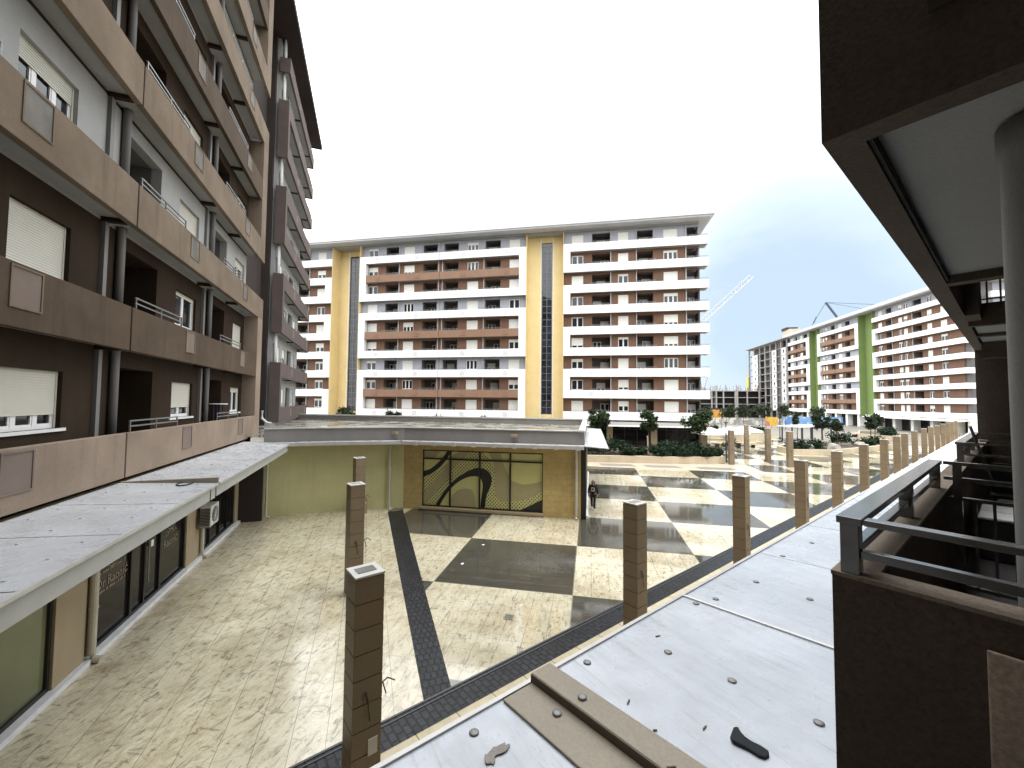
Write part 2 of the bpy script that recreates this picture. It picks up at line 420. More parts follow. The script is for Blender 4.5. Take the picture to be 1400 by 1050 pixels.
def wall_strip(mb, u0, u1, z0, z1, y0, y1, openings):
    cur = u0
    for a, b, zb, zt in sorted(openings):
        a = max(a, u0); b = min(b, u1)
        if b <= a: continue
        if a > cur: mb.box(cur, a, y0, y1, z0, z1)
        if zb > z0: mb.box(a, b, y0, y1, z0, zb)
        if zt < z1: mb.box(a, b, y0, y1, zt, z1)
        cur = b
    if cur < u1: mb.box(cur, u1, y0, y1, z0, z1)

def loggia(bld, u0, u1, z0, z1, y0, depth, mat, door=True, door_side=0, shut=0):
    m = MB(); e = .002; y1 = y0+depth
    m.box(u0-.1, u1+.1, y1, y1+.1, z0-.1, z1+.1)
    m.box(u0-.1, u0-e, y0+e, y1, z0, z1); m.box(u1+e, u1+.1, y0+e, y1, z0, z1)
    m.box(u0-.1, u1+.1, y0+e, y1, z0-.1, z0-e); m.box(u0-.1, u1+.1, y0+e, y1, z1+e, z1+.1)
    m.build('loggia', mat, bld)
    if door:
        w = 1.3; c = (u0+u1)/2 + door_side*(u1-u0-w-.2)/2
        window(bld, c-w/2, c+w/2, z0+.05, z0+2.15, y1-.1, shut, 2).name = 'balcony_door'

def rail_mesh(L, hz=.32, t=.035, posts=3):
    key = ('rail', round(L, 2), hz)
    if key not in CACHE:
        m = MB(); m.box(0, L, -t/2, t/2, hz-t, hz); m.box(0, L, -t/2+.004, t/2-.004, hz*.5-t/2, hz*.5+t/2)
        for i in range(posts):
            x = t + (L-2*t)*i/(posts-1); m.box(x-t/2, x+t/2, -t/2+.002, t/2-.002, 0, hz-t)
        CACHE[key] = m.mesh('railing', M['rail'])
    return CACHE[key]

def section(bld, u0, u1, k0z, sh, nk, wins, logs, parcol, wallcol, frames, fw=1.1, ph=1.2, yw=.8, wt=.25, posts=(), vents=(), joints=(), endL=False, endR=False, pieces=None, logdepth=1.7, rnd=None, seed=1, cuts_open=()):
    rng = random.Random(seed)
    for k in range(nk):
        z = k0z+sh*k
        pc = M[parcol(k)]
        p = MB(); us = [u0]+[j for j in joints]+[u1]
        # between framing uprights the brown middle parapet stops short of them
        fr = [f for f in frames if f[0] <= k <= f[1]]
        a0 = u0+fw+.002 if (fr and 'L' in fr[0][2] and fr[0][0] < k < fr[0][1]) else u0
        b0 = u1-fw-.002 if (fr and 'R' in fr[0][2] and fr[0][0] < k < fr[0][1]) else u1
        cuts = [a0]+list(joints)+[b0]
        for i in range(len(cuts)-1):
            p.box(cuts[i]+(.035 if i else 0), cuts[i+1]-(.035 if i < len(cuts)-2 else 0), 0 if not (fr and fr[0][0] < k < fr[0][1]) else .03, .16, z, z+ph)
        if endR: p.box(u1-.16, u1, .162, yw+1.2, z, z+ph)
        if endL: p.box(u0, u0+.16, .162, yw+1.2, z, z+ph)
        p.build('parapet', pc, bld)
        MB().box(u0+.03, u1-.03, .163, yw+(1.2 if endR or endL else 0), z+.05, z+.22).build('balcony_slab', M['soffit'], bld)
        wl = MB(); ops = []
        for (a, b) in wins: ops.append((a, b, z+1.25, z+2.78))
        for (a, b) in list(logs)+list(cuts_open): ops.append((a, b, z+.24, z+sh-.32))
        wall_strip(wl, u0+.02, u1-.02 if not endR else u1-1.2, z, z+sh-.002, yw, yw+wt, ops)
        wl.build('wall', M[wallcol(k)], bld)
        for (a, b) in wins:
            fr_ = rng.choice([0, 0, .22, .3, .5, .75, 1, 1, 1, 1])
            window(bld, a, b, z+1.25, z+2.78, yw+.1, fr_, 3 if b-a > 1.75 else 2)
        for (a, b) in logs:
            loggia(bld, a, b, z+.24, z+sh-.32, yw+wt-.03, logdepth, M['loggia_grey'] if wallcol(k) == 'grey_wall' else M['loggia'], True, rng.choice([-1, 0, 1]), rng.choice([0, 0, 0, .4, 1]))
            link('railing', rail_mesh(b-a+.5, .26), bld, (a-.2, .08, z+ph))
        for x in posts:
            MB().box(x-.06, x+.06, yw-.15, yw-.03, z+.22, z+sh+.045).build('post', M['col'], bld)
        for x in vents:
            v = MB().box(x-.36, x+.36, -.012, 0.02, z+.25, z+.95)
            for i in range(6): v.box(x-.33, x+.33, -.02, -.011, z+.29+i*.11, z+.36+i*.11)
            v.build('vent_grille', M['vent'] if parcol(k) == 'white' else pc, bld)
    for (ka, kb, sides) in frames:
        za, zb = k0z+sh*ka+ph+.002, k0z+sh*kb-.002
        if 'L' in sides: MB().box(u0, u0+fw, 0, yw, za, zb).build('frame_upright', M['white'], bld)
        if 'R' in sides: MB().box(u1-fw, u1, 0, yw, za, zb).build('frame_upright', M['white'], bld)

def shopfront(bld, u0, u1, zt, y, cols, cw=.85, matc='pilaster', n=4, seed=3):
    rng = random.Random(seed)
    for c in cols: MB().box(c-cw/2, c+cw/2, .35, y+.1, 0, zt).build('pilaster', M[matc], bld)
    cs = sorted(cols)
    for a, b in zip(cs[:-1], cs[1:]):
        a += cw/2; b -= cw/2
        if b-a < .5: continue
        g = MB().box(a+.002, b-.002, y+.06, y+.09, 0, zt-.6).build('shop_window', M['black_glass'], bld)
        f = MB()
        k = max(2, int((b-a)/1.4))
        for i in range(k+1):
            x = a+(b-a)*i/k; f.box(x-.04, x+.04, y, y+.058, 0, zt-.6)
        f.box(a, b, y+.002, y+.057, 2.35, 2.43); f.box(a, b, y+.002, y+.057, .0, .12)
        f.build('mullions', M['black'], g)
        MB().box(a+.002, b-.002, y-.05, y+.1, zt-.6, zt).build('sign_band', M[rng.choice(['choc','black','gap'])], bld)

# ================================================================ SETTING: ground
MB().poly([(-900,-300,-.03),(1200,-300,-.03),(1200,1600,-.03),(-900,1600,-.03)]).build('ground', M['ground'], recalc=False)['kind'] = 'structure'
def W40(s, n):      # our building's frame: s along the facade, n towards the plaza
    a = R(40.4); return (s*math.sin(a)-n*math.cos(a), s*math.cos(a)+n*math.sin(a))
def sheet(name, pts, z, mat):
    o = MB().poly([(p[0], p[1], z) for p in pts]).build(name, mat, recalc=False); o['kind'] = 'structure'; return o
A0, A1, A2, A3 = (-11.35,21.58), (-10.71,22.2), (-3.03,8.86), (-3.43,8.29)
sE = 75
sheet('plaza_paving', [W40(5.2,7.98), W40(66,7.98), (66,64), (30,90), (-10,90), (-10,60), (-11.2,48), (-10.9,22.9), (-10.71,22.2), (-3.03,8.86)], 0, M['pave_c'])
sheet('stamped_paving', [(-22,24),(-20,20),(-8,-2),W40(-5,7.4),W40(4.0,7.5),A3,A0,(-11.4,23.2),(-18,24)], .003, M['pave_l'])
sheet('setts_strip', [W40(-6,7.35), W40(sE,7.35), W40(sE,8.0), W40(-6,8.0)], .010, M['cobble'])
sheet('setts_strip_cross', [A0, A3, A2, A1], .006, M['cobble2'])
sheet('border_paving', [W40(-6,-.2), W40(150,-.2), W40(150,7.35), W40(-6,7.35)], .006, M['border'])
# thin drain channel along the far edge of the strip
c = MB()
for n0, n1 in ((8.0, 8.05), (7.90, 7.93)):
    a, b, cc, d = W40(-6,n0), W40(sE,n0), W40(sE,n1), W40(-6,n1)
    c.hexa([(a[0],a[1],0),(b[0],b[1],0),(cc[0],cc[1],0),(d[0],d[1],0),(a[0],a[1],.022),(b[0],b[1],.022),(cc[0],cc[1],.022),(d[0],d[1],.022)])
c.build('drain_channel', M['lamp'])['kind'] = 'structure'
# far band before the planter: pale kerb, pink and grey slabs
sheet('pink_paving', [(-6,41.6),(16,41.6),(16,46.5),(-6,43.8)], .004, M['pink'])
for x0 in (-4.4, 1.2, 5.6, 10.6):
    sheet('grey_paving', [(x0,42.0),(x0+3.4,42.1),(x0+3.0,43.6),(x0-.3,43.4)], .008, M['greypave'])
sheet('kerb_line', [(-6,41.2),(17,41.2),(17,41.55),(-6,41.55)], .008, M['curb'])

# ================================================================ CENTRE BUILDING
cb = thing('apartment_building', 'long white and brown ten storey block with two yellow stair shafts across the plaza', 'building', (0,61,0))
SH = 3.187; Z0 = 3.78
box3 = lambda k: 'brown_parapet' if k % 3 == 1 else 'white'
wall3 = lambda k: 'grey_wall' if k % 3 == 2 else 'brown_wall'
section(cb, -38.15, -9.75, Z0, SH, 9, [(-37.0,-35.25),(-30.5,-28.65),(-19.5,-17.65),(-12.55,-10.85)],
        [(-33.8,-31.5),(-27.1,-24.65),(-23.45,-21.0),(-16.5,-14.0)], box3, wall3, [(0,2,'LR'),(3,5,'LR'),(6,8,'LR')],
        posts=(-31.3,-24.35,-23.7,-16.7), vents=(-34.9,-27.9,-19.9,-12.9), joints=(-23.96,), seed=11)
section(cb, -3.95, 16.66, Z0, SH, 9, [(-2.75,-1.0),(4.15,5.65),(10.66,12.64)], [(.33,3.0),(6.9,9.2)],
        lambda k: 'white', lambda k: 'grey_wall' if k == 8 else 'brown_wall', [(7,8,'L'),(5,6,'L'),(3,4,'L'),(1,2,'L')],
        fw=1.0, posts=(3.08,6.8,13.75), vents=(.2,13.0), endR=True, seed=12, cuts_open=((13.9,15.44),))
section(cb, -62, -43.44, Z0, SH, 9, [(-60,-58.2),(-53.2,-51.5),(-46.75,-45.15)], [(-57,-54.6),(-50.6,-48.3)],
        lambda k: 'white', lambda k: 'grey_wall' if k == 8 else 'brown_wall', [(6,7,'R'),(4,5,'R'),(2,3,'R'),(0,1,'R')],
        fw=1.2, posts=(-54.5,-48.2), vents=(-51,-45.8), seed=13)
ZT = Z0+9*SH
# corner loggia at the right end: open room set back behind the wrapping parapet
for k in range(9):
    z = Z0+SH*k
    MB().box(15.47, 15.7, 1.05, 3.6, z+.22, z+SH-.02).build('corner_wall', M['grey_wall' if k > 6 else 'loggia_grey'], cb)
    MB().box(13.85, 15.46, 2.6, 2.8, z+.22, z+SH-.02).build('corner_recess', M['loggia_grey'], cb)
    window(cb, 14.0, 15.3, z+.4, z+2.4, 2.5, random.choice([0,0,.4,1]), 2).name = 'balcony_door'
    link('railing', rail_mesh(2.3, .26), cb, (14.3, .08, z+1.2))
core = MB()
core.box(-62, -43.46, 2.9, 14, 0, ZT); core.box(-43.44, -38.15, 4.0, 14, 0, ZT); core.box(-38.13, -9.77, 2.9, 14, 0, ZT); core.box(-9.75, -3.95, 4.0, 14, 0, ZT); core.box(-3.93, 15.45, 2.9, 14, 0, ZT)
core.build('core', M['grey_wall'], cb)
# stair shafts
def shaft(bld, ua, ub, ga, gb, y, mat, yside=.8, zt=ZT, zb=3.5, cut=True):
    m = MB(); m.box(ua+.002, ga-.12, y, y+.3, zb, zt); m.box(gb+.12, ub-.002, y, y+.3, zb, zt)
    m.box(ua, ua+.06, .03, y-.002, zb, zt-.01); m.box(ub-.06, ub, .03, y-.002, zb, zt-.01)
    m.box(ga-.12, gb+.12, y+.001, y+.3, zb, zb+.9); m.box(ga-.12, gb+.12, y+.001, y+.3, zt-.9, zt)
    m.build('stair_shaft', M[mat], bld)
    g = MB().box(ga, gb, y+.12, y+.16, zb+.9, zt-.9).build('stair_glazing', M['bluepane'], bld)
    f = MB(); f.box(ga-.1, ga, y-.03, y+.2, zb+.9, zt-.9); f.box(gb, gb+.1, y-.03, y+.2, zb+.9, zt-.9); c = (ga+gb)/2; f.box(c-.035, c+.035, y+.05, y+.118, zb+.9, zt-.9)
    z = zb+.9
    while z < zt-1:
        for dz in (0, 1.05, 2.1):
            if z+dz < zt-.95: f.box(ga, gb, y+.06, y+.117, z+dz, z+dz+.06)
        z += SH
    f.build('mullions', M['rail'], g)
    tr = MB().box(ga-.26, ga-.16, y-.04, y-.002, zb, zt-.2); tr.box(gb+.16, gb+.26, y-.04, y-.002, zb, zt-.2); tr.build('shaft_trim', M['canvas'], bld)
shaft(cb, -43.42, -38.17, -41.35, -39.75, 2.3, 'yellow')
shaft(cb, -9.73, -3.97, -7.41, -5.92, 1.8, 'yellow')
rf = MB(); rf.hexa([(-63,-1.3,ZT+.25),(16.7,-1.2,ZT+.25),(17.0,14.5,ZT+.25),(-63,14.5,ZT+.25),(-63,-1.3,ZT+.5),(17.2,-1.3,ZT+.5),(17.0,14.5,ZT+.5),(-63,14.5,ZT+.5)])
rf.box(-63, 16.8, -.95, 14.2, ZT+.502, ZT+1.15)
ro = rf.build('roof', M['roof_fascia'], cb)
MB().box(-62.9, 17.1, -1.36, -1.30, ZT+.46, ZT+.54).build('roof_edge', M['rail'], ro)
MB().box(-62, 15.4, .3, 13.9, ZT+.002, ZT+.248).build('eaves_soffit', M['soffit'], cb)
shopfront(cb, -62, 16.5, Z0-.02, 1.6, [-62,-55,-48,-41,-34,-27,-20,-13.3,-6.6,-.3,2.9,9.15,15.9], seed=5)
aw = MB(); aw.hexa([(-62,-1.7,3.02),(15.2,-1.7,3.02),(15.2,.34,3.4),(-62,.34,3.4),(-62,-1.7,3.12),(15.2,-1.7,3.12),(15.2,.34,3.6),(-62,.34,3.6)])
aw.build('shop_canopy', M['parapet_grey'], cb)
MB().box(-62, 15.3, -1.74, -1.702, 2.95, 3.16).build('canopy_fascia', M['pvc'], cb)

# ================================================================ RIGHT FAR BUILDING (green shafts)
rb = thing('apartment_building', 'long white and brown block with bright green stair shafts at the right of the plaza', 'building', (76.7,100,0), R(-90))
Z1 = 3.55
section(rb, -27.7, .1, Z1, SH, 9, [(-26.5,-25.0),(-19.2,-17.9),(-17.4,-16.1),(-10.3,-8.9),(-6.6,-4.9)], [(-23.5,-21.5),(-14.3,-11.8)],
        lambda k: 'white', lambda k: 'grey_wall' if k == 8 else 'brown_wall', [(0,1,'L'),(2,3,'L'),(4,5,'L'),(6,7,'L')], fw=1.0, posts=(-21.2,-14.5), vents=(-20.2,-11,-5.5), endR=True, seed=21)
for k in range(9):
    z = Z1+SH*k
    MB().box(-1.09, -.85, 1.05, 6, z+.22, z+SH-.02).build('end_wall', M['loggia_grey'], rb)
    MB().box(-.84, .05, 5.0, 12, z, z+1.2).build('end_parapet', M['white'], rb)
section(rb, -55.1, -33.6, Z1, SH, 9, [(-53.4,-52.3),(-51.8,-50.6),(-44.6,-42.7)], [(-48.5,-46.3),(-41.1,-38.8)],
        box3, wall3, [(0,2,'LR'),(3,5,'LR'),(6,8,'LR')], fw=1.5, vents=(-45.4,), seed=22)
section(rb, -75.9, -60.2, Z1, SH, 9, [(-75.4,-73.4),(-68.2,-66.3)], [(-71.7,-70.3),(-65.6,-63.2)],
        box3, wall3, [(0,2,'R'),(3,5,'R'),(6,8,'R')], fw=2.2, vents=(-69,), seed=23)
ZR = Z1+9*SH
core = MB(); core.box(-75.9,-60.22,2.9,14,0,ZR); core.box(-60.2,-55.12,4,14,0,ZR); core.box(-55.1,-33.62,2.9,14,0,ZR); core.box(-33.6,-27.72,4,14,0,ZR); core.box(-27.7,-1.1,2.9,14,0,ZR)
core.build('core', M['grey_wall'], rb)
for ua, ub in ((-60.18,-55.12),(-33.58,-27.72)):
    m = MB().box(ua, ub, 1.8, 2.1, 3.3, ZR); m.box(ua, ua+.06, .03, 1.798, 3.3, ZR-.01); m.box(ub-.06, ub, .03, 1.798, 3.3, ZR-.01); m.box(ub-1.75, ub-1.62, 1.72, 1.798, 3.3, ZR-.02)
    m.build('stair_shaft', M['green'], rb)
ro = MB().hexa([(-77,-1.3,ZR+.2),(1.2,-1.3,ZR+.2),(.6,14.5,ZR+.2),(-77,14.5,ZR+.2),(-77,-1.35,ZR+.5),(1.3,-1.35,ZR+.5),(.6,14.5,ZR+.5),(-77,14.5,ZR+.5)]).box(-77,.4,-.9,14.2,ZR+.502,ZR+1.3).build('roof', M['roof_fascia'], rb)
MB().box(-75.9, -.2, .3, 13.9, ZR+.002, ZR+.198).build('eaves_soffit', M['soffit'], rb)
shopfront(rb, -76, 0, Z1-.02, 1.8, [-76,-69.5,-63,-57,-51.5,-46,-40.5,-35,-31.5,-27,-21,-15,-9.3,-3.2,.2], .9, 'canvas', seed=6)
MB().hexa([(-30,-1.6,2.95),(.3,-1.6,2.95),(.3,.34,3.2),(-30,.34,3.2),(-30,-1.6,3.12),(.3,-1.6,3.12),(.3,.34,3.4),(-30,.34,3.4)]).build('shop_canopy', M['canvas'], rb)
ss = MB().box(-31.3,-27.6,.1,.34,2.2,3.3).build('shop_sign', M['red'], rb)
t = MB()
for i in range(5): t.tube([(-31+i*.62,.07,2.6),(-30.8+i*.62,.07,2.95),(-30.6+i*.62,.07,2.6)], .06, 6)
t.build('lettering', M['pinktxt'], ss)

# ---- unfinished concrete block carrying on from it
ub = thing('unfinished_building', 'tall bare concrete block with a yellow rubbish chute next to the green shafts', 'building', (76.7,100,0), R(-90))
u0, u1 = -116, -76.2
m = MB()
for k in range(10): m.box(u0, u1, 0 if k else .2, 10, Z1+SH*k-.12, Z1+SH*k+.1)
m.box(u0-.8, u1, -1.2, 10.5, ZR+.2, ZR+.55)
m.build('floor_slab', M['concrete'], ub)
for i, x in enumerate((-115.6,-109.5,-103.2,-97.5,-92,-86.5,-81.8,-77)):
    MB().box(x-.25, x+.25, -.02, .5, 0, ZR+.15).build('column', M['concrete'], ub)
for a, b in ((-110.3,-104.6),(-89.5,-85.6),(-80.6,-77.3)):
    wl = MB()
    for k in range(8): wall_strip(wl, a, b, Z1+SH*k+.104, Z1+SH*(k+1)-.124, -.3, -.05, [((a+b)/2-.55,(a+b)/2+.75,Z1+SH*k+1.0,Z1+SH*k+2.3)])
    wl.build('infill_wall', M['vent'], ub)
wl = MB()
for k in range(9): wl.box(-85.2,-80.8,.3,.5,Z1+SH*k+.104,Z1+SH*(k+1)-.124)
wl.build('block_wall', M['blockwork'], ub)
MB().box(u0+.5, u1, 2.6, 9.8, 0, ZR).build('inner_core', M['blockwork'], ub)
ch = MB(); ch.tube([(-114.5,-.9,19),(-114.5,-.9,6),(-115,-1.6,3.2),(-116,-2.6,2.4)], .55, 10); ch.build('rubbish_chute', M['yel_tube'], ub)
sc = MB()
for x in (-115.9,-113.2): sc.tube([(x,-1.1,3),(x,-1.1,30)], .07, 5)
for z in range(4,30,3): sc.tube([(-115.9,-1.1,z),(-113.2,-1.1,z)], .06, 5)
sc.build('scaffold', M['crane_w'], ub)
MB().box(u0, u1, 2.2, 2.58, 0, Z1-.14).build('ground_floor_shade_box', M['gap'], ub)  # solid dark box, its colour stands for shade in the open ground floor
# plant room on its roof
pr = MB().box(-99,-92,8,12,ZR+.56,ZR+6.5); po = pr.build('plant_room', M['curb'], ub)
MB().box(-99.2,-94.5,7.7,12.2,ZR+6.5,ZR+7.6).build('plant_room_cap', M['gap'], po)

# ---- low concrete frame far behind
lf = thing('unfinished_building', 'low grey concrete frame with rusty bars on its top floor far behind the plaza', 'building', (45,200,0))
m = MB()
for k in range(4): m.box(0,34,0,14,2.3+3.0*k+.6,2.3+3.0*k+.9)
m.build('floor_slab', M['concrete'], lf)
for x in range(0,35,5): MB().box(x+.05,x+.55,-.05,.45,0,12.4).build('column', M['concrete'], lf)
MB().box(12,12.5,-.2,3.9,0,14.5).build('pier', M['concrete'], lf); MB().box(20.6,21.4,-.3,.29,0,14).build('pier', M['concrete'], lf)
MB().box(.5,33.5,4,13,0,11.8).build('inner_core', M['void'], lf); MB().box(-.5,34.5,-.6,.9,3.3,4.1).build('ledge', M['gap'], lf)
rr = MB(); rg = random.Random(4)
for i in range(70):
    x = rg.uniform(0,34); y = rg.uniform(.3,6); rr.tube([(x,y,11.8),(x+rg.uniform(-.5,.5),y,12.6+rg.uniform(.6,2.6))], .07, 4)
for x in (4.5,5.2,6.4,7.0): rr.tube([(x,1,11.8),(x+rg.uniform(-.6,2),1,18+rg.uniform(-2,1))], .09, 4)
rr.build('rebar', M['rust'], lf)

# ================================================================ LEFT BUILDING
AL = R(120.4)
lb = thing('apartment_building', 'near brown stuccoed block with stacked balconies on the left', 'building', (-10.72,5.81,0), AL)
ZL, SL, PL = 4.19, 3.52, 1.23
YW = .7
Lw = [(-6.2,-4.3,'a'),(.56,2.35,'b'),(8.05,9.9,'c'),(14.8,16.45,'d')]
Ll = [(-3.3,-1.2),(4.45,6.6),(11.4,13.4)]
# shutter fraction per storey and window column
SHF = {0:(1,.76,.72,.2), 1:(1,1,.12,1), 2:(.5,.36,1,.3), 3:(1,1,1,.15), 4:(.3,1,.3,1), 5:(1,.4,1,1), 6:(1,1,.2,1), 7:(1,1,1,1), 8:(1,1,1,1)}
for k in range(9):
    z = ZL+SL*k; mid = k % 3 == 1
    pc = M['tan_light'] if k == 0 else M['tan_brown'] if mid else M['tan']
    y0 = .02 if mid else 0
    p = MB()
    p.box(-14, 3.63, y0, .18, z, z+PL); p.box(3.70, 16.8 if mid else 17.85, y0, .18, z, z+PL)
    p.build('parapet', pc, lb, bevel=.012)
    sl = MB().box(-14, 3.6, .182, YW, z+.10, z+.24).box(3.74, 16.75, .182, YW, z+.10, z+.24)
    sl.build('balcony_slab', M['soffit'], lb)
    for u in (3.45, 9.95, 13.5): MB().box(u-.02, u+.14, .183, YW-.002, z-.02, z+.098).build('soffit_beam', M['dk_brown'], lb)
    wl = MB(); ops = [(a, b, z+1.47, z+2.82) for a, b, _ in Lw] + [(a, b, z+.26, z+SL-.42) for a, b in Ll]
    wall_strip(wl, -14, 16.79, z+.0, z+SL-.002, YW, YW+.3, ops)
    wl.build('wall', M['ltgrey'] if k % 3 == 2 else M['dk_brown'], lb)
    for i, (a, b, _) in enumerate(Lw):
        window(lb, a, b, z+1.47, z+2.82, YW+.12, SHF[k][i], 3 if i < 2 else 2, True, True)
    for j, (a, b) in enumerate(Ll):
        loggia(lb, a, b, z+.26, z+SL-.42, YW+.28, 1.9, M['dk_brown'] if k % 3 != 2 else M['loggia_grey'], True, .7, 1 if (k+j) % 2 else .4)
        r = link('railing', rail_mesh(3.05, .34, .04, 3), lb, (a-.5, .09, z+PL))
    for u in (3.55, 10.55):
        MB().box(u-.08, u+.08, YW-.1, YW-.003, z+.24, z+SL-.02).build('rain_conduit', M['pipe_grey'], lb)
    for u in (4.2, 11.1):
        MB().lathe([(.10,0),(.10,SL-.25),(.115,SL-.2),(.115,SL-.14)], (u, YW-.11, z+.242), 18).build('column', M['pipe_grey'], lb, smooth=True)
    for u in (-7.6, 0, 7.6, 14.1):
        v = MB().box(u-.36, u+.36, y0-.004, y0+.03, z+.4, z+1.14).build('vent_panel', M['niche'] if k < 2 else M['panel_grey'], lb)
        f = MB(); t = .035
        f.box(u-.4, u+.4, y0-.022, y0+.02, z+.365, z+.4); f.box(u-.4, u+.4, y0-.022, y0+.02, z+1.14, z+1.175)
        f.box(u-.4, u-.36, y0-.021, y0+.02, z+.4, z+1.14); f.box(u+.36, u+.4, y0-.021, y0+.02, z+.4, z+1.14)
        f.build('frame', M['tan'] if k else M['niche'], v)
for ka in (0, 3, 6):
    MB().box(16.8, 17.85, .001, YW+.2, ZL+SL*ka+PL+.002, ZL+SL*(ka+2)-.002).build('frame_upright', M['tan_light'] if ka == 0 else M['tan'], lb, bevel=.01)
MB().box(-14, 17.5, 2.95, 12, 0, ZL+9*SL).box(16.82, 17.5, YW+.21, 2.9, 0, ZL+9*SL).build('core', M['choc'], lb)
MB().box(-14.5, 18.6, -1.2, 13, ZL+9*SL+.1, ZL+9*SL+.6).build('roof', M['choc'], lb)
# shop storey
m = MB().box(-14, -3.0, .0, .3, 0, 4.0); m.box(1.22, 2.25, -.03, .3, .12, 4.0); m.box(2.45,2.7,-.02,.3,.12,4.0); m.box(7.86, 9.2, -.03, .3, .12, 4.0); m.box(13.6, 14.1, -.03, .3, .1, 4.0)
m.box(-14, 14, .02, .3, 3.3, 4.05); m.build('pilaster', M['pilaster'], lb)
MB().box(-3, 14.1, -.16, .12, 0, .12).build('threshold', M['vent'], lb)
MB().box(14.1, 14.25, -1.1, .3, 0, 4.0).box(14.1,17.4,.31,.5,0,4.1).build('side_wall', M['choc'], lb)
def shopglass(u0, u1, mat, divs, name='shop_window', z0=.12):
    g = MB().box(u0, u1, .08, .1, z0, 3.3).build(name, M[mat], lb)
    f = MB()
    for x in [u0, u1]+list(divs): f.box(x-.035, x+.035, .02, .078, z0, 3.3)
    f.box(u0, u1, .021, .077, z0, z0+.09); f.box(u0, u1, .021, .077, 3.18, 3.3)
    f.build('frame', M['black'], g); return g
shopglass(-3, 1.18, 'green_glass', [-1.0])
g1 = shopglass(2.75, 4.3, 'black_glass', [])
dr = shopglass(4.36, 6.0, 'black_glass', [5.05], 'shop_door')
h = MB(); h.tube([(5.16,-.02,.75),(5.16,-.02,2.0)], .022, 8); h.tube([(5.16,-.02,.8),(5.16,.06,.8)], .015, 6); h.tube([(5.16,-.02,1.95),(5.16,.06,1.95)], .015, 6)
h.build('handle', M['rail'], dr)
MB().box(5.35,5.5,.014,.019,1.75,1.95).build('sticker', M['canvas'], dr)
g2 = shopglass(6.06, 7.82, 'black_glass', [])
shopglass(9.25, 13.55, 'black_glass', [10.4, 11.6, 12.6])
def text(s, size, x, z, parent, y=.072, mat='sign', shear=0):
    cu = bpy.data.curves.new('txt', 'FONT'); cu.body = s; cu.size = size; cu.extrude = .002; cu.align_x = 'CENTER'; cu.shear = shear
    to = bpy.data.objects.new('txt', cu); COL.objects.link(to)
    dg = bpy.context.evaluated_depsgraph_get(); me = bpy.data.meshes.new_from_object(to.evaluated_get(dg))
    bpy.data.objects.remove(to)
    me.materials.clear(); me.materials.append(M[mat])
    me.transform(Matrix.Rotation(R(90), 4, 'X'))
    return link('lettering', me, parent, (x, y, z))
text('Dr Raonić', .33, 3.5, 1.5, g1)
for z_, r_ in ((1.86, 21), (1.38, 22)):        # the two tiny lines that cannot be read
    k_ = MB(); rr_ = random.Random(r_); x_ = 2.9
    while x_ < 4.05:
        w_ = rr_.uniform(.02,.05); k_.box(x_,x_+w_,.068,.072,z_,z_+rr_.choice([.045,.06])); x_ += w_+rr_.choice([.014,.014,.014,.06])
    k_.build('small_print', M['sign'], g1)
text('OPTIKA', .24, 6.85, 1.72, g2); text('Raonić', .36, 6.85, 1.36, g2)
for gg, cx, cz in ((g1, 3.5, 2.08), (g2, 6.85, 2.05)):
    a = MB(); a.tube([(cx+.3*math.cos(t_), .07, cz+.16*math.sin(t_)) for t_ in [PI+PI*i/12 for i in range(13)]], .011, 6)
    a.tube([(cx+.13*math.cos(t_), .07, cz+.13*math.sin(t_)) for t_ in [2*PI*i/16 for i in range(17)]], .009, 6)
    a.build('logo', M['sign'], gg)
def downpipe(bld, u, y, zt, mat, r=.055, foot=(-.14,0)):
    d = MB(); d.tube([(u,y,zt),(u,y,.22),(u+foot[1],y-.03,.10),(u+foot[1],y+foot[0]-.05,.06)], r, 12)
    for z in (zt*.33, zt*.72): d.lathe([(r+.012,0),(r+.012,.05)], (u,y,z), 12)
    return d.build('downpipe', M[mat], bld, smooth=False)
downpipe(lb, 2.33, -.12, 3.9, 'pipe', .085); downpipe(lb, 9.12, -.12, 3.9, 'pipe', .07); downpipe(lb, 14.55, -1.2, 3.9, 'pipe_l', .055)
# canopy
cn = MB(); e = [-14,-8.2,-5.9,-3.6,-1.35,.9,3.38,5.62,7.85,10.1,12.3,14.7]
def cz(y): return 3.99+(y+2.2)/2.2*.13
un = MB(); un.hexa([(-14,-2.18,3.9),(14.9,-2.18,3.9),(14.9,.0,4.0),(-14,.0,4.0),(-14,-2.18,3.955),(14.9,-2.18,3.955),(14.9,-.02,cz(0)-.035),(-14,-.02,cz(0)-.035)])
un.build('canopy_underlay', M['gap'], lb)
for a, b in zip(e[:-1], e[1:]):
    a += .014; b -= .014
    q = MB().hexa([(a,-2.25,cz(-2.25)-.028),(b,-2.25,cz(-2.25)-.028),(b,-.06,cz(-.06)-.028),(a,-.06,cz(-.06)-.028),(a,-2.25,cz(-2.25)),(b,-2.25,cz(-2.25)),(b,-.06,cz(-.06)),(a,-.06,cz(-.06))])
    for yy in (-1.9,-1.1,-.35):
        for uu in (a+.35, (a+b)/2, b-.35): q.lathe([(.035,-.005),(.03,.012),(.012,.018)], (uu,yy,cz(yy)), 8)
    q.build('canopy_panel', M['canopy_l'], lb)
MB().box(3.33,3.43,-2.27,-.05,4.0,4.14).build('canopy_flashing', M['flash'], lb)
fs = MB().box(-14,2.9,-2.22,-2.13,3.58,3.97).box(3.0,3.3,-2.22,-2.13,3.58,3.97).box(3.42,14.6,-2.22,-2.13,3.6,3.97).box(-14,14.6,-2.12,-.01,3.82,3.9); fs.build('canopy_fascia', M['fascia'], lb)
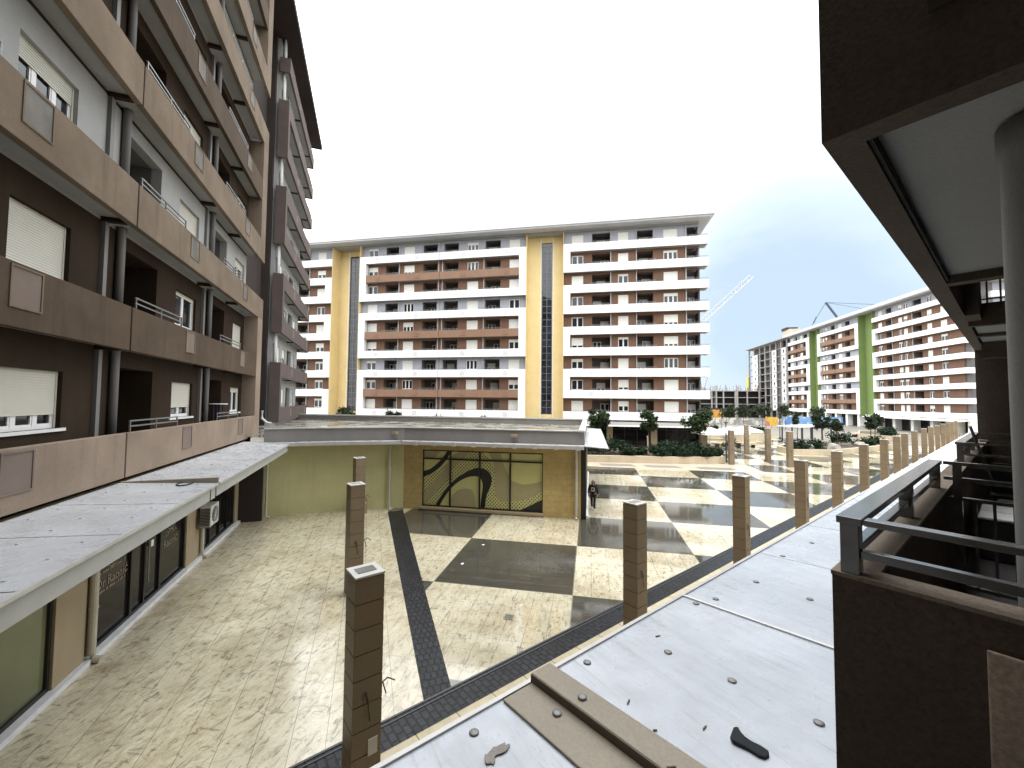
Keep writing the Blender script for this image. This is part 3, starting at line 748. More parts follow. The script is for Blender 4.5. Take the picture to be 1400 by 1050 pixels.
gu = MB().box(-14,3.3,-2.30,-2.221,3.93,3.985).box(3.42,14.8,-2.30,-2.221,3.93,3.985); gu.build('canopy_edge', M['coping'], lb)
# AC unit under the canopy
ac = thing('air_conditioner', 'white outdoor air conditioner with dark side grille hung below the left canopy', 'air conditioner', (-10.72,5.81,0), AL)
MB().box(8.65,9.55,-.52,-.16,1.35,2.15).build('casing', M['ac'], ac, bevel=.015)
gr = MB()
for i in range(12): gr.box(8.62,8.648,-.5,-.18,1.4+i*.058,1.43+i*.058)
gr.build('side_grille', M['ac_dark'], ac)
fn = MB().tube([(9.1,-.524,1.75),(9.1,-.545,1.75)], .30, 20); fn.build('fan_grille', M['ac_dark'], ac)
fr = MB()
for i in range(6): fr.tube([(9.1+.3*math.cos(PI*i/6),-.55,1.75+.3*math.sin(PI*i/6)),(9.1-.3*math.cos(PI*i/6),-.55,1.75-.3*math.sin(PI*i/6))], .008, 4)
fr.build('fan_guard', M['ac'], ac)
MB().box(8.7,8.76,-.5,-.04,1.3,1.348).box(9.44,9.5,-.5,-.04,1.3,1.348).build('bracket', M['rail'], ac)
# dark plastic table with a pale top on the far balcony
tb = thing('balcony_table', 'dark blue high table with a pale top on the lowest left balcony', 'table', (-10.72,5.81,0), AL)
MB().lathe([(.36,0),(.38,.02),(.36,.04)], (12.15,.42,6.12), 18).build('table_top', M['vent'], tb)
for dx, dy in ((-.2,-.12),(.2,-.12),(-.2,.12),(.2,.12)):
    MB().tube([(12.15+dx,.42+dy,6.12),(12.15+dx*1.2,.42+dy*1.1,4.44)], .028, 8).build('leg', M['navy'], tb)
MB().box(11.9,12.4,.3,.54,5.2,5.24).build('shelf', M['navy'], tb)
# dark patch left on the canopy
tag(MB().tube([(3.15+.28*math.cos(t_), -1.55+.16*math.sin(t_), cz(-1.5)+.012) for t_ in [2*PI*i/14 for i in range(13)]], .022, 6).build('cable_loop', M['cable'], None, (0,0,0)), 'loop of black cable lying on the left canopy', 'cable')
bpy.data.objects['cable_loop'].location = (-10.72,5.81,0); bpy.data.objects['cable_loop'].rotation_euler = (0,0,AL)

# ================================================================ SECOND LEFT TOWER
t2 = thing('apartment_building', 'taller chocolate brown corner tower rising from the low roof past the near left block', 'building', (-24.8,28.6,0), R(120.4))
ZT2, ST2, PT2, UT, YT = 4.5, 3.67, 1.23, 15.1, .78
rt = random.Random(31)
for k in range(9):
    z = ZT2+ST2*k
    p = MB().box(0,UT,0,.16,z,z+PT2).box(0,.16,.162,YT,z,z+PT2).box(UT-.16,UT,.162,YT+1.2,z,z+PT2)
    p.build('parapet', M['mauve'], t2)
    MB().box(.17,UT-.17,.17,YT,z+.06,z+.22).build('balcony_slab', M['soffit'], t2)
    wl = MB(); ops = [(2.6,3.6,z+.9,z+2.8),(4.6,6.0,z+1.3,z+2.8),(9.6,11.0,z+1.3,z+2.8)]; voids = [(.9,1.9,z+.24,z+2.9),(6.9,9.0,z+.24,z+3.0)]
    wall_strip(wl, .3, 12.6, z+.0, z+ST2-.002, YT+.002, YT+.25, ops+voids); wl.build('wall', M['ltgrey'], t2)
    for a, b, zb, zt in ops: window(t2, a, b, zb, zt, YT+.1, rt.choice([0,.5,1,1]), 2)
    for a, b, zb, zt in voids: loggia(t2, a, b, zb, zt, YT+.22, 1.5, M['loggia_grey'], a > 2, 0, .4)
    MB().box(12.62,UT-.2,2.2,2.4,z,z+ST2-.002).build('recess_wall', M['choc'], t2)
    for u in (6.3, 12.5): MB().box(u-.08,u+.12,.17,YT-.002,z-.02,z+.055).build('soffit_beam', M['choc'], t2)
    for uu in (.32, .66): MB().lathe([(.1,0),(.1,ST2-.2)], (uu,.5,z+.22), 12).build('column', M['col'], t2, smooth=True)
    for u_, L_ in ((.3,2.4),(6.6,2.8),(12.2,2.6)): link('railing', rail_mesh(L_,.32), t2, (u_,.08,z+PT2))
    for u_ in (5.2, 13.6): MB().box(u_-.33,u_+.33,-.014,.02,z+.3,z+1.05).build('vent_panel', M['niche'], t2)
    if k in (1,2,4,5,6,7):
        MB().box(13.9,14.7,.2,.55,z+PT2-.5,z+PT2+.35).build('outdoor_unit', M['ac_dark'], t2)
for ka in (0,2,4,6):
    z = ZT2+ST2*ka
    MB().box(0,.16,.002,YT,z+PT2+.002,z+ST2-.002).box(.161,.62,.002,.16,z+PT2+.002,z+ST2-.002).build('frame_upright', M['mauve'], t2)
MB().box(-.05,12.6,YT+.26,14,4.25,ZT2+9*ST2).box(12.61,UT-.1,2.41,14,4.25,ZT2+9*ST2).box(-12,-.06,1.6,14,4.25,ZT2+9*ST2).build('core', M['choc'], t2)
MB().box(-12,15.9,-.75,14.5,ZT2+8*ST2+3.0,ZT2+8*ST2+3.5).build('roof', M['choc'], t2)
MB().box(.02,14.6,.3,1.0,4.26,4.49).build('plinth', M['coping'], t2)
MB().tube([(-1.3,.9,5.5),(-1.3,.9,4.9),(-1.1,.6,4.55),(-1.1,.3,4.5)], .09, 10).build('roof_pipe', M['vent'], t2)

# ================================================================ ANNEX with the wave-patterned window
ax = thing('annex_building', 'single storey ochre and lemon shop annex with a wave patterned window and flat wet roof', 'building', (0,0,0))
curve = [(-17.35,19.0),(-16.4,19.75),(-15.4,20.4),(-14.4,20.97),(-13.4,21.47),(-12.4,21.9),(-11.6,22.25),(-10.9,22.58)]
def smooth_open(c_, n=4):
    out = []; k = len(c_)
    for i in range(k-1):
        p0, p1, p2, p3 = c_[max(i-1,0)], c_[i], c_[i+1], c_[min(i+2,k-1)]
        for j in range(n):
            t_ = j/n; out.append(tuple(.5*((2*p1[a])+(-p0[a]+p2[a])*t_+(2*p0[a]-5*p1[a]+4*p2[a]-p3[a])*t_*t_+(-p0[a]+3*p1[a]-3*p2[a]+p3[a])*t_**3) for a in (0,1)))
    out.append(c_[-1]); return out
curve = smooth_open(curve)
def ribbon(pts, off0, off1, z0, z1):        # vertical slab following a plan polyline; offset to the plaza side
    mb = MB(); P = [Vector((p[0],p[1])) for p in pts]; Q = []
    for i, p in enumerate(P):
        t_ = (P[min(i+1,len(P)-1)]-P[max(i-1,0)]).normalized(); n_ = Vector((t_.y,-t_.x)); Q.append((p+n_*off1, p+n_*off0))
    for i in range(len(Q)-1):
        a, b, c_, d = Q[i][0], Q[i+1][0], Q[i+1][1], Q[i][1]
        mb.hexa([(a.x,a.y,z0),(b.x,b.y,z0),(c_.x,c_.y,z0),(d.x,d.y,z0),(a.x,a.y,z1),(b.x,b.y,z1),(c_.x,c_.y,z1),(d.x,d.y,z1)])
    return mb
ribbon(curve, -.3, 0, 0, 3.87).build('curved_wall', M['lemon'], ax)
wl = MB(); wall_strip(wl, -10.9, -.48, 0, 3.87, 22.58, 22.9, [(-9.71,-2.56,.2,3.5)]); wl.build('front_wall', M['ochre'], ax)
MB().box(-.48,-.2,22.585,37,0,3.87).build('side_wall', M['black'], ax)
MB().box(-.19,-.08,22.7,37,0,.18).build('side_kerb', M['canvas'], ax)
full = curve+[(-.3,22.58)]
ribbon(full, 0, .78, 3.87, 4.0).build('eaves', M['fascia'], ax)
g = ribbon(full, .78, .86, 3.86, 4.04)
for i in range(9):
    x = -9.8+i*1.15; g.box(x-.1,x+.1,21.68,21.75,3.82,4.06)
g.build('gutter', M['coping'], ax)
ribbon(full, .02, .775, 4.004, 4.03).build('eaves_sheet', M['canopy_l'], ax)
ribbon(full, -.25, 0.0, 4.035, 4.74).build('roof_parapet', M['parapet_grey'], ax)
cp = ribbon(full, -.32, .06, 4.742, 4.80); cp.box(-.62,-.24,22.4,37.6,4.742,4.8); cp.box(-34,-.2,37.3,37.75,4.742,4.86); cp.build('coping', M['coping'], ax)
MB().box(-.55,-.3,22.6,37.3,3.9,4.74).box(-34,-.3,37.35,37.65,0,4.74).build('rear_parapet', M['parapet_grey'], ax)
MB().poly([(-17.2,19.2,4.3),(-14.3,21.2,4.3),(-10.9,22.8,4.3),(-.56,22.8,4.3),(-.56,37.34,4.3),(-34,37.34,4.3),(-30,30,4.3),(-23,19,4.3)]).build('flat_roof', M['roofwet'], ax, recalc=False)
sc_ = MB()
for i in range(10):
    y = 21.8+i*1.55; sc_.hexa([(-.28,y,4.02),(.98,y,3.93),(.98,y+1.53,3.93),(-.28,y+1.53,4.02),(-.28,y,4.06),(.98,y,3.97),(.98,y+1.53,3.97),(-.28,y+1.53,4.06)])
sc_.build('side_canopy', M['canopy_l'], ax)
for x in (-11.35, -4.2):
    o_ = MB().box(x-.2,x+.2,-.02,.0,0,.2).box(x-.16,x+.16,-.16,-.021,.02,.16)
    o_.build('roof_outlet', M['pilaster'], ax, (0, 22.54 if x > -11 else 22.3, 4.36))
downpipe(ax, -11.55, 22.08, 3.9, 'pipe_l', .06, (-.2,.12)); downpipe(ax, -.72, 22.45, 3.9, 'pipe_l', .07)
# patterned window: flat films stuck behind a black frame
X0, X1, ZB, ZT_ = -9.71, -2.56, .2, 3.5
def q2(px, py):
    top = 95+(px-130)*.0306; bot = 650+(px-130)*.0568
    return (X0+(px-130)/1145*(X1-X0), ZB+(bot-py)/(bot-top)*(ZT_-ZB))
gl = MB().box(X0, X1, 22.70, 22.72, ZB, ZT_).build('patterned_window', M['film'], ax)
def smooth(pts, closed=True, n=5):
    out = []; k = len(pts)
    for i in range(k):
        p0, p1, p2, p3 = pts[(i-1)%k], pts[i], pts[(i+1)%k], pts[(i+2)%k]
        for j in range(n):
            t_ = j/n; out.append(tuple(.5*((2*p1[a])+(-p0[a]+p2[a])*t_+(2*p0[a]-5*p1[a]+4*p2[a]-p3[a])*t_*t_+(-p0[a]+3*p1[a]-3*p2[a]+p3[a])*t_**3) for a in (0,1)))
    return out
def film(name, edgeA, edgeB, mat, y):       # band between two curves with matching point counts
    def dense(c_):
        out = []; k = len(c_)
        for i in range(k-1):
            p0, p1, p2, p3 = c_[max(i-1,0)], c_[i], c_[i+1], c_[min(i+2,k-1)]
            for j in range(6):
                t_ = j/6; out.append(tuple(.5*((2*p1[a])+(-p0[a]+p2[a])*t_+(2*p0[a]-5*p1[a]+4*p2[a]-p3[a])*t_*t_+(-p0[a]+3*p1[a]-3*p2[a]+p3[a])*t_**3) for a in (0,1)))
        out.append(c_[-1]); return out
    a, b = dense(edgeA), dense(edgeB); m_ = MB()
    cl = lambda p: (min(max(p[0],X0+.01),X1-.01), y, min(max(p[1],ZB+.01),ZT_-.01))
    for i in range(len(a)-1):
        m_.quad(cl(q2(*a[i])), cl(q2(*a[i+1])), cl(q2(*b[i+1])), cl(q2(*b[i])))
    return m_.build(name, M[mat], gl, recalc=False)
film('dotted_film', [(130,650),(130,380),(260,320),(420,200),(560,120),(700,112)], [(250,653),(330,530),(420,420),(530,340),(640,290),(760,290)], 'film_dot', 22.697)
film('dotted_film', [(690,112),(760,180),(820,270),(830,420),(845,560),(930,610),(1080,600),(1275,505)], [(640,300),(740,300),(795,350),(785,470),(750,560),(735,690),(1000,705),(1275,590)], 'film_dot', 22.696)
film('beige_film', [(135,100),(240,100),(310,100)], [(135,185),(200,185),(250,175)], 'film_beige', 22.695)
film('beige_film', [(135,520),(260,400),(360,260),(430,150),(560,100)], [(135,645),(250,520),(370,400),(440,260),(600,120)], 'film_beige', 22.694)
film('beige_film', [(750,112),(800,190),(828,330),(825,460),(845,560),(900,605),(1040,605),(1150,575),(1275,505)], [(875,116),(905,225),(955,350),(985,400),(1040,425),(1080,438),(1120,440),(1200,425),(1275,398)], 'film_beige', 22.693)
film('beige_film', [(405,660),(420,560),(480,500),(540,485)], [(652,675),(645,580),(615,500),(560,484)], 'film_beige', 22.692)
film('black_film', [(132,310),(200,290),(270,235),(330,170),(375,98)], [(132,370),(215,335),(300,270),(370,185),(412,100)], 'film_black', 22.690)
film('black_film', [(252,657),(330,530),(420,420),(530,335),(620,290),(690,280),(750,300),(790,345),(802,400),(787,470),(752,560),(738,690)], [(295,660),(340,580),(410,482),(490,412),(570,372),(640,362),(680,370),(703,395),(716,440),(714,500),(704,570),(694,688)], 'film_black', 22.688)
film('black_film', [(1040,705),(1150,650),(1275,583)], [(1060,707),(1180,712),(1275,716)], 'film_black', 22.687)
f = MB()
for px in (130,403,688,975,1275):
    x = q2(px,300)[0]; f.box(x-.045,x+.045,22.60,22.685,ZB,ZT_)
zz = ZT_-.16*(ZT_-ZB)
f.box(X0,X1,22.601,22.684,ZB,ZB+.07); f.box(X0,X1,22.601,22.684,ZT_-.07,ZT_); f.box(X0,X1,22.602,22.683,zz-.04,zz+.04)
f.build('frame', M['black'], gl)
MB().box(X0-.15,X1+.1,22.42,22.578,.05,.17).build('window_sill', M['pilaster'], ax)
# carton against the curved wall
bx = thing('cardboard_box', 'small tan box standing by the lemon curved wall', 'box', (-12.75,21.15,0), R(25))
MB().box(-.3,.3,-.22,.22,0,.55).build('carton', M['pilaster'], bx, bevel=.01)
MB().box(-.36,-.02,-.26,.2,.55,.74).build('carton_flap', M['flash'], bx)

# ================================================================ PILLARS
def make_pillar(loc, label, group, rz, far=False):
    t_ = thing('pillar', label, 'pillar', loc, rz, group)
    h = 3.55; m_ = MB(); n = 9; w = .235
    for i in range(n):
        z0 = i*h/n; z1 = (i+1)*h/n-.014; m_.box(-w,w,-w,w,z0,z1)
    m_.build('shaft', M['pillar'], t_, bevel=0 if far else .006)
    MB().box(-w+.012,w-.012,-w+.012,w-.012,0,h-.02).build('core', M['gap'], t_)
    cp_ = MB().box(-.245,.245,-.245,.245,h,h+.035).build('cap', M['pillar_cap'], t_, bevel=.006)
    MB().box(-.15,.15,-.11,.11,h+.036,h+.045).build('lamp_glass', M['pillar_glass'], cp_)
    cb_ = MB()
    cb_.tube([(w,-.03,1.62),(w+.16,-.06,1.72),(w+.3,-.02,1.6)], .012, 5); cb_.tube([(w,.04,1.66),(w+.12,.05,1.6),(w+.2,.1,1.36)], .012, 5)
    cb_.tube([(-.03,-w,1.75),(0,-w-.02,1.6),(.03,-w-.03,1.3)], .012, 5); cb_.tube([(-.03,-w,1.75),(-.1,-w-.05,1.68)], .012, 5)
    cb_.build('cable', M['cable'], t_)
    return t_
ordn = ['nearest','second','third','fourth','fifth','sixth','seventh','eighth','ninth','tenth','eleventh','twelfth','thirteenth','fourteenth','fifteenth','sixteenth','seventeenth','eighteenth']
sl = [2.38, 9.95, 17.0, 24.1, 30.6, 37.45, 44.5, 50.1, 55.7, 62.0, 69.3, 75.5, 82.5, 89.5, 96.5, 103.5, 110.5]
proto = None
for i, s_ in enumerate(sl):
    n_ = 6.82 if i < 8 else 7.0
    p = W40(s_, n_)
    lab = ('tall tiled brown pillar nearest the camera, in front of the dark setts strip' if i == 0 else
           f'{ordn[i]} tiled pillar from the camera in the row beside the right hand canopy')
    if proto is None:
        proto = make_pillar((p[0],p[1],0), lab, 'pillars along the right canopy', R(49.6)); o = proto
        MB().box(.02,.17,-.2372-.012,-.2352,.75,1.0).build('socket_plate', M['pillar_cap'], o)
    else:
        o = copy_tree(proto)
        for ch in list(o.children):
            if ch.name.startswith('socket_plate'): bpy.data.objects.remove(ch)
        o.location = (p[0],p[1],0); o['label'] = lab; o.rotation_euler = (0,0,R(49.6 + (i*7 % 5 - 2)*.3))
for s_, n_, lab in ((4.48,13.72,'taller looking tiled pillar standing mid plaza beside the diagonal setts band, nearer of the two'), (6.6,19.9,'farther of the two mid plaza pillars, in front of the lemon curved wall')):
    p = W40(s_, n_+.25); o = copy_tree(proto)
    for ch in list(o.children):
        if ch.name.startswith('socket_plate'): bpy.data.objects.remove(ch)
    o.location = (p[0],p[1],0); o['label'] = lab; o['group'] = 'pillars mid plaza'
for (x, y, lab) in ((14.57,46.1,'pale pillar beside the right end of the long planter'), (20.12,57.8,'farthest of the four pale pillars beyond the checkered paving'),
                    (19.87,50.7,'pale pillar in the middle of the open far plaza'), (20.05,46.0,'rightmost near pale pillar on the far checkered paving')):
    o = copy_tree(proto); o.location = (x,y,0); o['label'] = lab; o['group'] = 'pillars on the far plaza'; o.rotation_euler = (0,0,R(5))
    for ch in list(o.children):
        if ch.name.startswith('socket_plate'): bpy.data.objects.remove(ch)

# ================================================================ OUR BUILDING (right)
ours = thing('apartment_building', 'dark brown block with railed balconies filling the right edge', 'building', (*W40(0,.6),0), R(-130.4))
# local x = -s, local y = into the building (0 at the parapet face)
def sb(mb, s0, s1, y0, y1, z0, z1): return mb.box(-s1, -s0, y0, y1, z0, z1)
ZP, ZQ = 4.25, 5.55
S0 = 2.55
p = MB(); sb(p, S0+.15, 15.2, 0, .15, ZP, ZQ); sb(p, S0, S0+.15, 0, 3.2, ZP, ZQ); p.build('parapet', M['our'], ours)
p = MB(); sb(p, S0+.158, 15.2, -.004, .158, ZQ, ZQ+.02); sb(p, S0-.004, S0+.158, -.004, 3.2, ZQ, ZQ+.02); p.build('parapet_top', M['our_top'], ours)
p = MB(); sb(p, S0-.02, S0-.002, .50, .95, 4.45, 5.42); p.build('side_panel', M['panel_stone'], ours, bevel=.006)
sb(MB(), S0+.16, 15.2, .16, 3.2, 4.3, 4.42).build('balcony_floor', M['loggia_grey'], ours)
ZU = 7.77
p = MB(); sb(p, S0+.15, 15.2, 0, .15, ZU, 9.1); sb(p, S0, S0+.15, 0, 3.2, ZU, 9.1); p.build('parapet', M['our'], ours)
sb(MB(), S0-.001, S0+.0, .44, .95, 8.35, 9.0)
p = MB(); sb(p, S0-.014, S0-.002, .40, .95, 8.16, 8.95); p.build('side_panel', M['choc'], ours, bevel=.006)
p = MB(); sb(p, S0+.152, 6.62, .17, 3.2, ZU+.09, ZU+.3); sb(p, 10.05, 15.2, .17, 3.2, ZU+.06, ZU+.3); p.build('soffit', M['our_soffit'], ours)
p = MB(); sb(p, S0+.152, S0+.17, .152, 3.2, ZU+.02, ZU+.088); sb(p, S0+.17, 6.6, .152, .17, ZU+.02, ZU+.088); p.build('soffit_bead', M['gap'], ours)
for a, b, za, zb in ((6.63,6.8,0,.5),(12.2,12.4,0,.058),(13.9,14.1,-.3,.058)): sb(MB(), a, b, .152, 3.2, ZU+za, ZU+zb).build('soffit_beam', M['our'], ours)
p = MB(); sb(p, 9.9, 10.04, .152, 3.2, ZU-.08, ZU+.27); sb(p, 9.2, 9.9, .152, .30, ZU, 10.6); p.build('divider', M['our'], ours)
gr = MB()
for y in (.36,.50,.64): gr.box(-9.99,-9.96,y-.012,y+.012,ZU+.27,9.3)
for z in (8.12,8.42,8.72): gr.box(-9.985,-9.965,.3,1.2,z-.012,z+.012)
gr.build('lattice', M['darkrail'], ours)
q = MB(); sb(q, 15.2, 15.5, -.004, 4, 0, 7.9); sb(q, 15.2, 15.5, 1.3, 4, 7.902, 36); q.build('end_wall', M['our'], ours)
sb(MB(), 6.81, 15.19, 3.2, 3.4, 4.3, 36).box(-6.81,-S0,3.2,3.4,4.3,36).build('back_wall', M['our'], ours)
sb(MB(), S0, 15.2, 0, 3.2, 11.3, 11.6).build('upper_slab', M['our_soffit'], ours)
for kz in range(5):
    z = 14.8+kz*3.52; p = MB(); sb(p, S0, 15.2, 0, .15, z, z+1.3); sb(p, S0, 15.2, .152, 3.2, z+.1, z+.3); p.build('parapet', M['our'], ours)
# unseen masses added behind and beside the viewpoint to shade the balcony walls
sb(MB(), -30, 2.2, .95, 16, 0, 36).build('shade_block', M['our'], ours)
p = MB(); sb(p, -30, -1.6, 0, .948, 0, 36); p.build('shade_block_front', M['our'], ours)
sb(MB(), -1.6, .75, 0, .948, 7.7, 9.1).build('shade_block_above', M['our'], ours)  # unseen slab added overhead to darken the near balcony
# round columns
for s_, y_, r_ in ((3.3, .75, .17), (9.6, .78, .15), (13.0, .74, .15)):
    MB().lathe([(r_+.02,0),(r_+.02,.08),(r_,.1),(r_,3.27),(r_+.012,3.285),(r_+.012,3.42)], (-s_, y_, 4.42), 32).build('column', M['our_col'], ours, smooth=True)
# railings
def rail(mb, s0, y0, s1, y1, z, w=.07, h=.035):
    if abs(s1-s0) > abs(y1-y0): mb.box(-s1, -s0, y0-w/2, y0+w/2, z-h, z)
    else: mb.box(-s0-w/2, -s0+w/2, y0, y1, z-h, z)
def post(mb, s, y, z0, z1, w=.06): mb.box(-s-w/2, -s+w/2, y-w/2, y+w/2, z0, z1)
r1 = MB()
rail(r1, S0, .07, 5.95, .07, 5.845, .10); rail(r1, S0+.03, .07, 5.92, .07, 5.695, .05, .04)
for s_ in (S0+.045, 4.2, 5.9): post(r1, s_, .07, ZQ+.02, 5.81, .075)
rail(r1, S0+.045, .126, S0+.045, 2.4, 5.843, .075, .03); rail(r1, S0+.045, .108, S0+.045, 2.4, 5.69, .05, .04)
for y in (.66,): post(r1, S0+.045, y, ZQ+.02, 5.808, .05)
r1.build('balcony_railing', M['darkrail'], ours, bevel=.004)
r2 = MB()
for z in (5.84, 5.69, 5.50): rail(r2, 5.95, .127, 5.95, 2.4, z, .05, .03)
post(r2, 5.95, .22, 4.42, 5.81, .06)
for y in (.33,.45,.57): post(r2, 5.95, y, 4.62, 5.47, .022)
rail(r2, 5.95, .25, 5.95, 2.4, 4.66, .04, .03)
r2.build('divider_railing', M['darkrail'], ours)
r3 = MB()
rail(r3, 8.85, .07, 12.6, .07, 5.86, .10); rail(r3, 8.85, .07, 12.6, .07, 5.72, .05, .03)
for s_ in (8.9, 10.2, 11.4, 12.5): post(r3, s_, .07, ZQ+.02, 5.825, .07)
for z in (5.86, 5.70, 5.52, 5.3): rail(r3, 8.9, .121, 8.9, 2.4, z, .05, .03)
for z in (5.86, 5.70): rail(r3, 12.55, .121, 12.55, 2.4, z, .05, .03)
r3.tube([(-9.0,.17,6.1),(-9.4,.34,5.3)], .02, 6)
r3.build('balcony_railing', M['darkrail'], ours)
# things on the balcony
wt = thing('air_conditioner', 'white box top of an outdoor unit standing on the second right balcony', 'air conditioner', (*W40(0,.6),0), R(-130.4))
sb(MB(), 8.05, 9.1, .26, .8, 4.43, 4.93).build('casing', M['ac_dark'], wt, bevel=.02)
q = sb(MB(), 8.04, 8.55, .25, .81, 4.932, 4.97); sb(q, 8.6, 9.11, .25, .81, 4.932, 4.97); q.build('top', M['canvas'], wt, bevel=.02)
MB().box(-8.048,-8.03,.4,.6,4.65,4.7).build('badge', M['vent'], wt)
wt2 = thing('crate', 'pale low crate on the nearest right balcony floor behind the side wall', 'crate', (*W40(0,.6),0), R(-130.4))
q = MB(); sb(q, 3.6, 4.25, .26, .9, 4.43, 4.5); sb(q, 3.6, 3.64, .26, .9, 4.502, 4.78); sb(q, 4.21, 4.25, .26, .9, 4.502, 4.78); sb(q, 3.642, 4.208, .26, .30, 4.502, 4.78); sb(q, 3.642, 4.208, .86, .9, 4.502, 4.78)
q.build('crate_body', M['canvas'], wt2)
bb = thing('chair', 'black plastic chair on the far right balcony', 'chair', (*W40(0,.6),0), R(-130.4))
sb(MB(), 10.6, 11.05, .3, .75, 4.85, 4.9).build('seat', M['black'], bb); sb(MB(), 11.0, 11.05, .3, .75, 4.9, 5.4).build('backrest', M['black'], bb)
for s_, y in ((10.64,.34),(10.64,.71),(11.01,.34),(11.01,.71)): MB().box(-s_-.02,-s_+.02,y-.02,y+.02,4.42,4.85).build('leg', M['black'], bb)

# canopy under our balconies (part of our building)
CE = -2.05          # edge in local y
def czr(y): return 3.95+(y-CE)*.045
def slab(mb, s0, s1, y0, y1, dz0, dz1, lift=0):
    mb.hexa([(-s1,y0,czr(y0)+dz0),(-s0,y0,czr(y0)+dz0),(-s0,y1,czr(y1)+dz0),(-s1,y1,czr(y1)+dz0),(-s1,y0,czr(y0)+dz1),(-s0,y0,czr(y0)+dz1),(-s0,y1,czr(y1)+dz1),(-s1,y1,czr(y1)+dz1)]); return mb
slab(MB(), -6, 96, CE+.03, .0, -.1, -.035).build('canopy_underlay', M['gap'], ours)
seams = [-6,-2.4,-.1,2.10]; x = 2.62
seams2 = [2.62, 4.98, 7.40, 9.85, 12.3]
while seams2[-1] < 94: seams2.append(seams2[-1]+2.44)
for lst in (seams, seams2):
    for a, b in zip(lst[:-1], lst[1:]):
        q = slab(MB(), a+.008, b-.008, CE-.05, -.03, -.034, 0)
        q.build('canopy_panel', M['canopy_r'], ours)
bolts = [(1.72,2.56),(2.3,2.28),(2.50,2.2),(3.0,2.58),(3.72,2.18),(3.75,1.6),(3.74,.98),(5.2,3.0-.6),(6.12,2.28),(6.05,1.65),(6.1,1.0),(4.9,2.5),(7.5,2.4),(7.6,1.6),(8.6,2.3),(8.6,1.6),(8.6,1.0),(10.9,2.3),(11.0,1.6),(13.4,2.2),(13.4,1.5),(15.8,2.2),(18.3,2.2),(20.8,2.1)]
for s_, n_ in bolts:
    y = .6-n_; lift = .10 if 2.40 <= s_ <= 2.62 else (.025 if 2.1 <= s_ < 2.4 else 0)
    MB().lathe([(.036,-.004),(.037,.008),(.028,.013),(.012,.016)], (-s_, y, czr(y)+lift), 14).build('bolt_cap', M['bolt'], ours, smooth=True)
slab(MB(), 2.08, 2.40, CE-.03, -.02, .001, .022).build('flashing', M['flash'], ours, bevel=.006)
slab(MB(), 2.402, 2.63, CE-.05, -.02, .001, .095).build('flashing', M['flash'], ours, bevel=.008)
slab(MB(), 2.394, 2.4018, CE-.045, -.02, .023, .090).build('flashing_side', M['flash_dark'], ours)
slab(MB(), 4.965, 4.995, CE-.05, -.03, .002, .018).build('seam_strip', M['pvc'], ours)
MB().box(-96, 6, CE-.09, CE-.051, 3.86, 3.965).build('canopy_edge', M['coping'], ours)
# the column-like dark wall below the canopy so the shop front stands on something
sb(MB(), -6, 96, .02, .4, 0, 3.8).build('shop_wall', M['pilaster'], ours)

# litter on the canopy
def flat_obj(name, label, cat, outline, s_, n_, rot, mat, h=.02, lift=.003):
    p = W40(s_, n_); y = .6-n_
    o = MB().prism(outline, 0, h).build(name, M[mat], None, (p[0],p[1],czr(y)+lift), bevel=.008)
    o.rotation_euler = (0,0,rot); return tag(o, label, cat)
sock = [(-.13,-.03),(-.10,-.045),(0,-.035),(.08,-.04),(.12,-.03),(.135,0),(.12,.03),(.06,.035),(0,.03),(-.05,.035),(-.09,.05),(-.125,.075),(-.15,.055)]
sock = [(x*.88, y*1.35) for x, y in sock]
flat_obj('sock', 'dark grey ankle sock lying on the right canopy', 'sock', sock, 3.12, 1.22, R(-38), 'sock', .022)
rg = random.Random(3); m_ = MB()
pts = []
for i in range(14):
    for j in range(6):
        wd = .017+.004*math.sin(i*.9)
        pts.append(((i-6.5)*.015+rg.uniform(-.007,.007)+.012*math.sin(j*1.4), (j-2.5)*wd*.8+.03*math.sin(i*.32+.4)+rg.uniform(-.006,.006), .006+.009*abs(math.sin(i*1.1+j*1.7))+rg.uniform(0,.005)))
m_.v = pts
for i in range(13):
    for j in range(5): m_.f.append((i*6+j,(i+1)*6+j,(i+1)*6+j+1,i*6+j+1))
p = W40(1.74,2.30)
o = m_.build('rag', M['rag'], None, (p[0],p[1],czr(-1.7)), smooth=True); o.rotation_euler = (0,0,R(75))
sm_ = o.modifiers.new('thick','SOLIDIFY'); sm_.thickness = .008; sd = o.modifiers.new('sub','SUBSURF'); sd.levels = sd.render_levels = 2
tag(o, 'crumpled pale rag beside the near end of the flashing on the right canopy', 'rag')
for i, (s_, n_, rz, L_, mt, lab) in enumerate(((2.45,1.42,.3,.032,'tan','tan cigarette butt on the raised flashing of the right canopy'), (2.85,2.02,1.2,.03,'black','black twig end on the canopy right of the flashing'), (2.75,1.72,.2,.016,'black','tiny black pebble on the canopy near the flashing'), (3.05,1.5,.9,.026,'tan','tan cigarette butt midway between flashing and sock'), (3.9,2.4,.5,.03,'black','dark leaf scrap under the near bolt row by the canopy edge'))):
    o = flat_obj('litter', lab, 'litter', [(-L_,-.006),(L_,-.006),(L_,.006),(-L_,.006)], s_, n_, rz, mt, .008, .097 if i == 0 else .003)

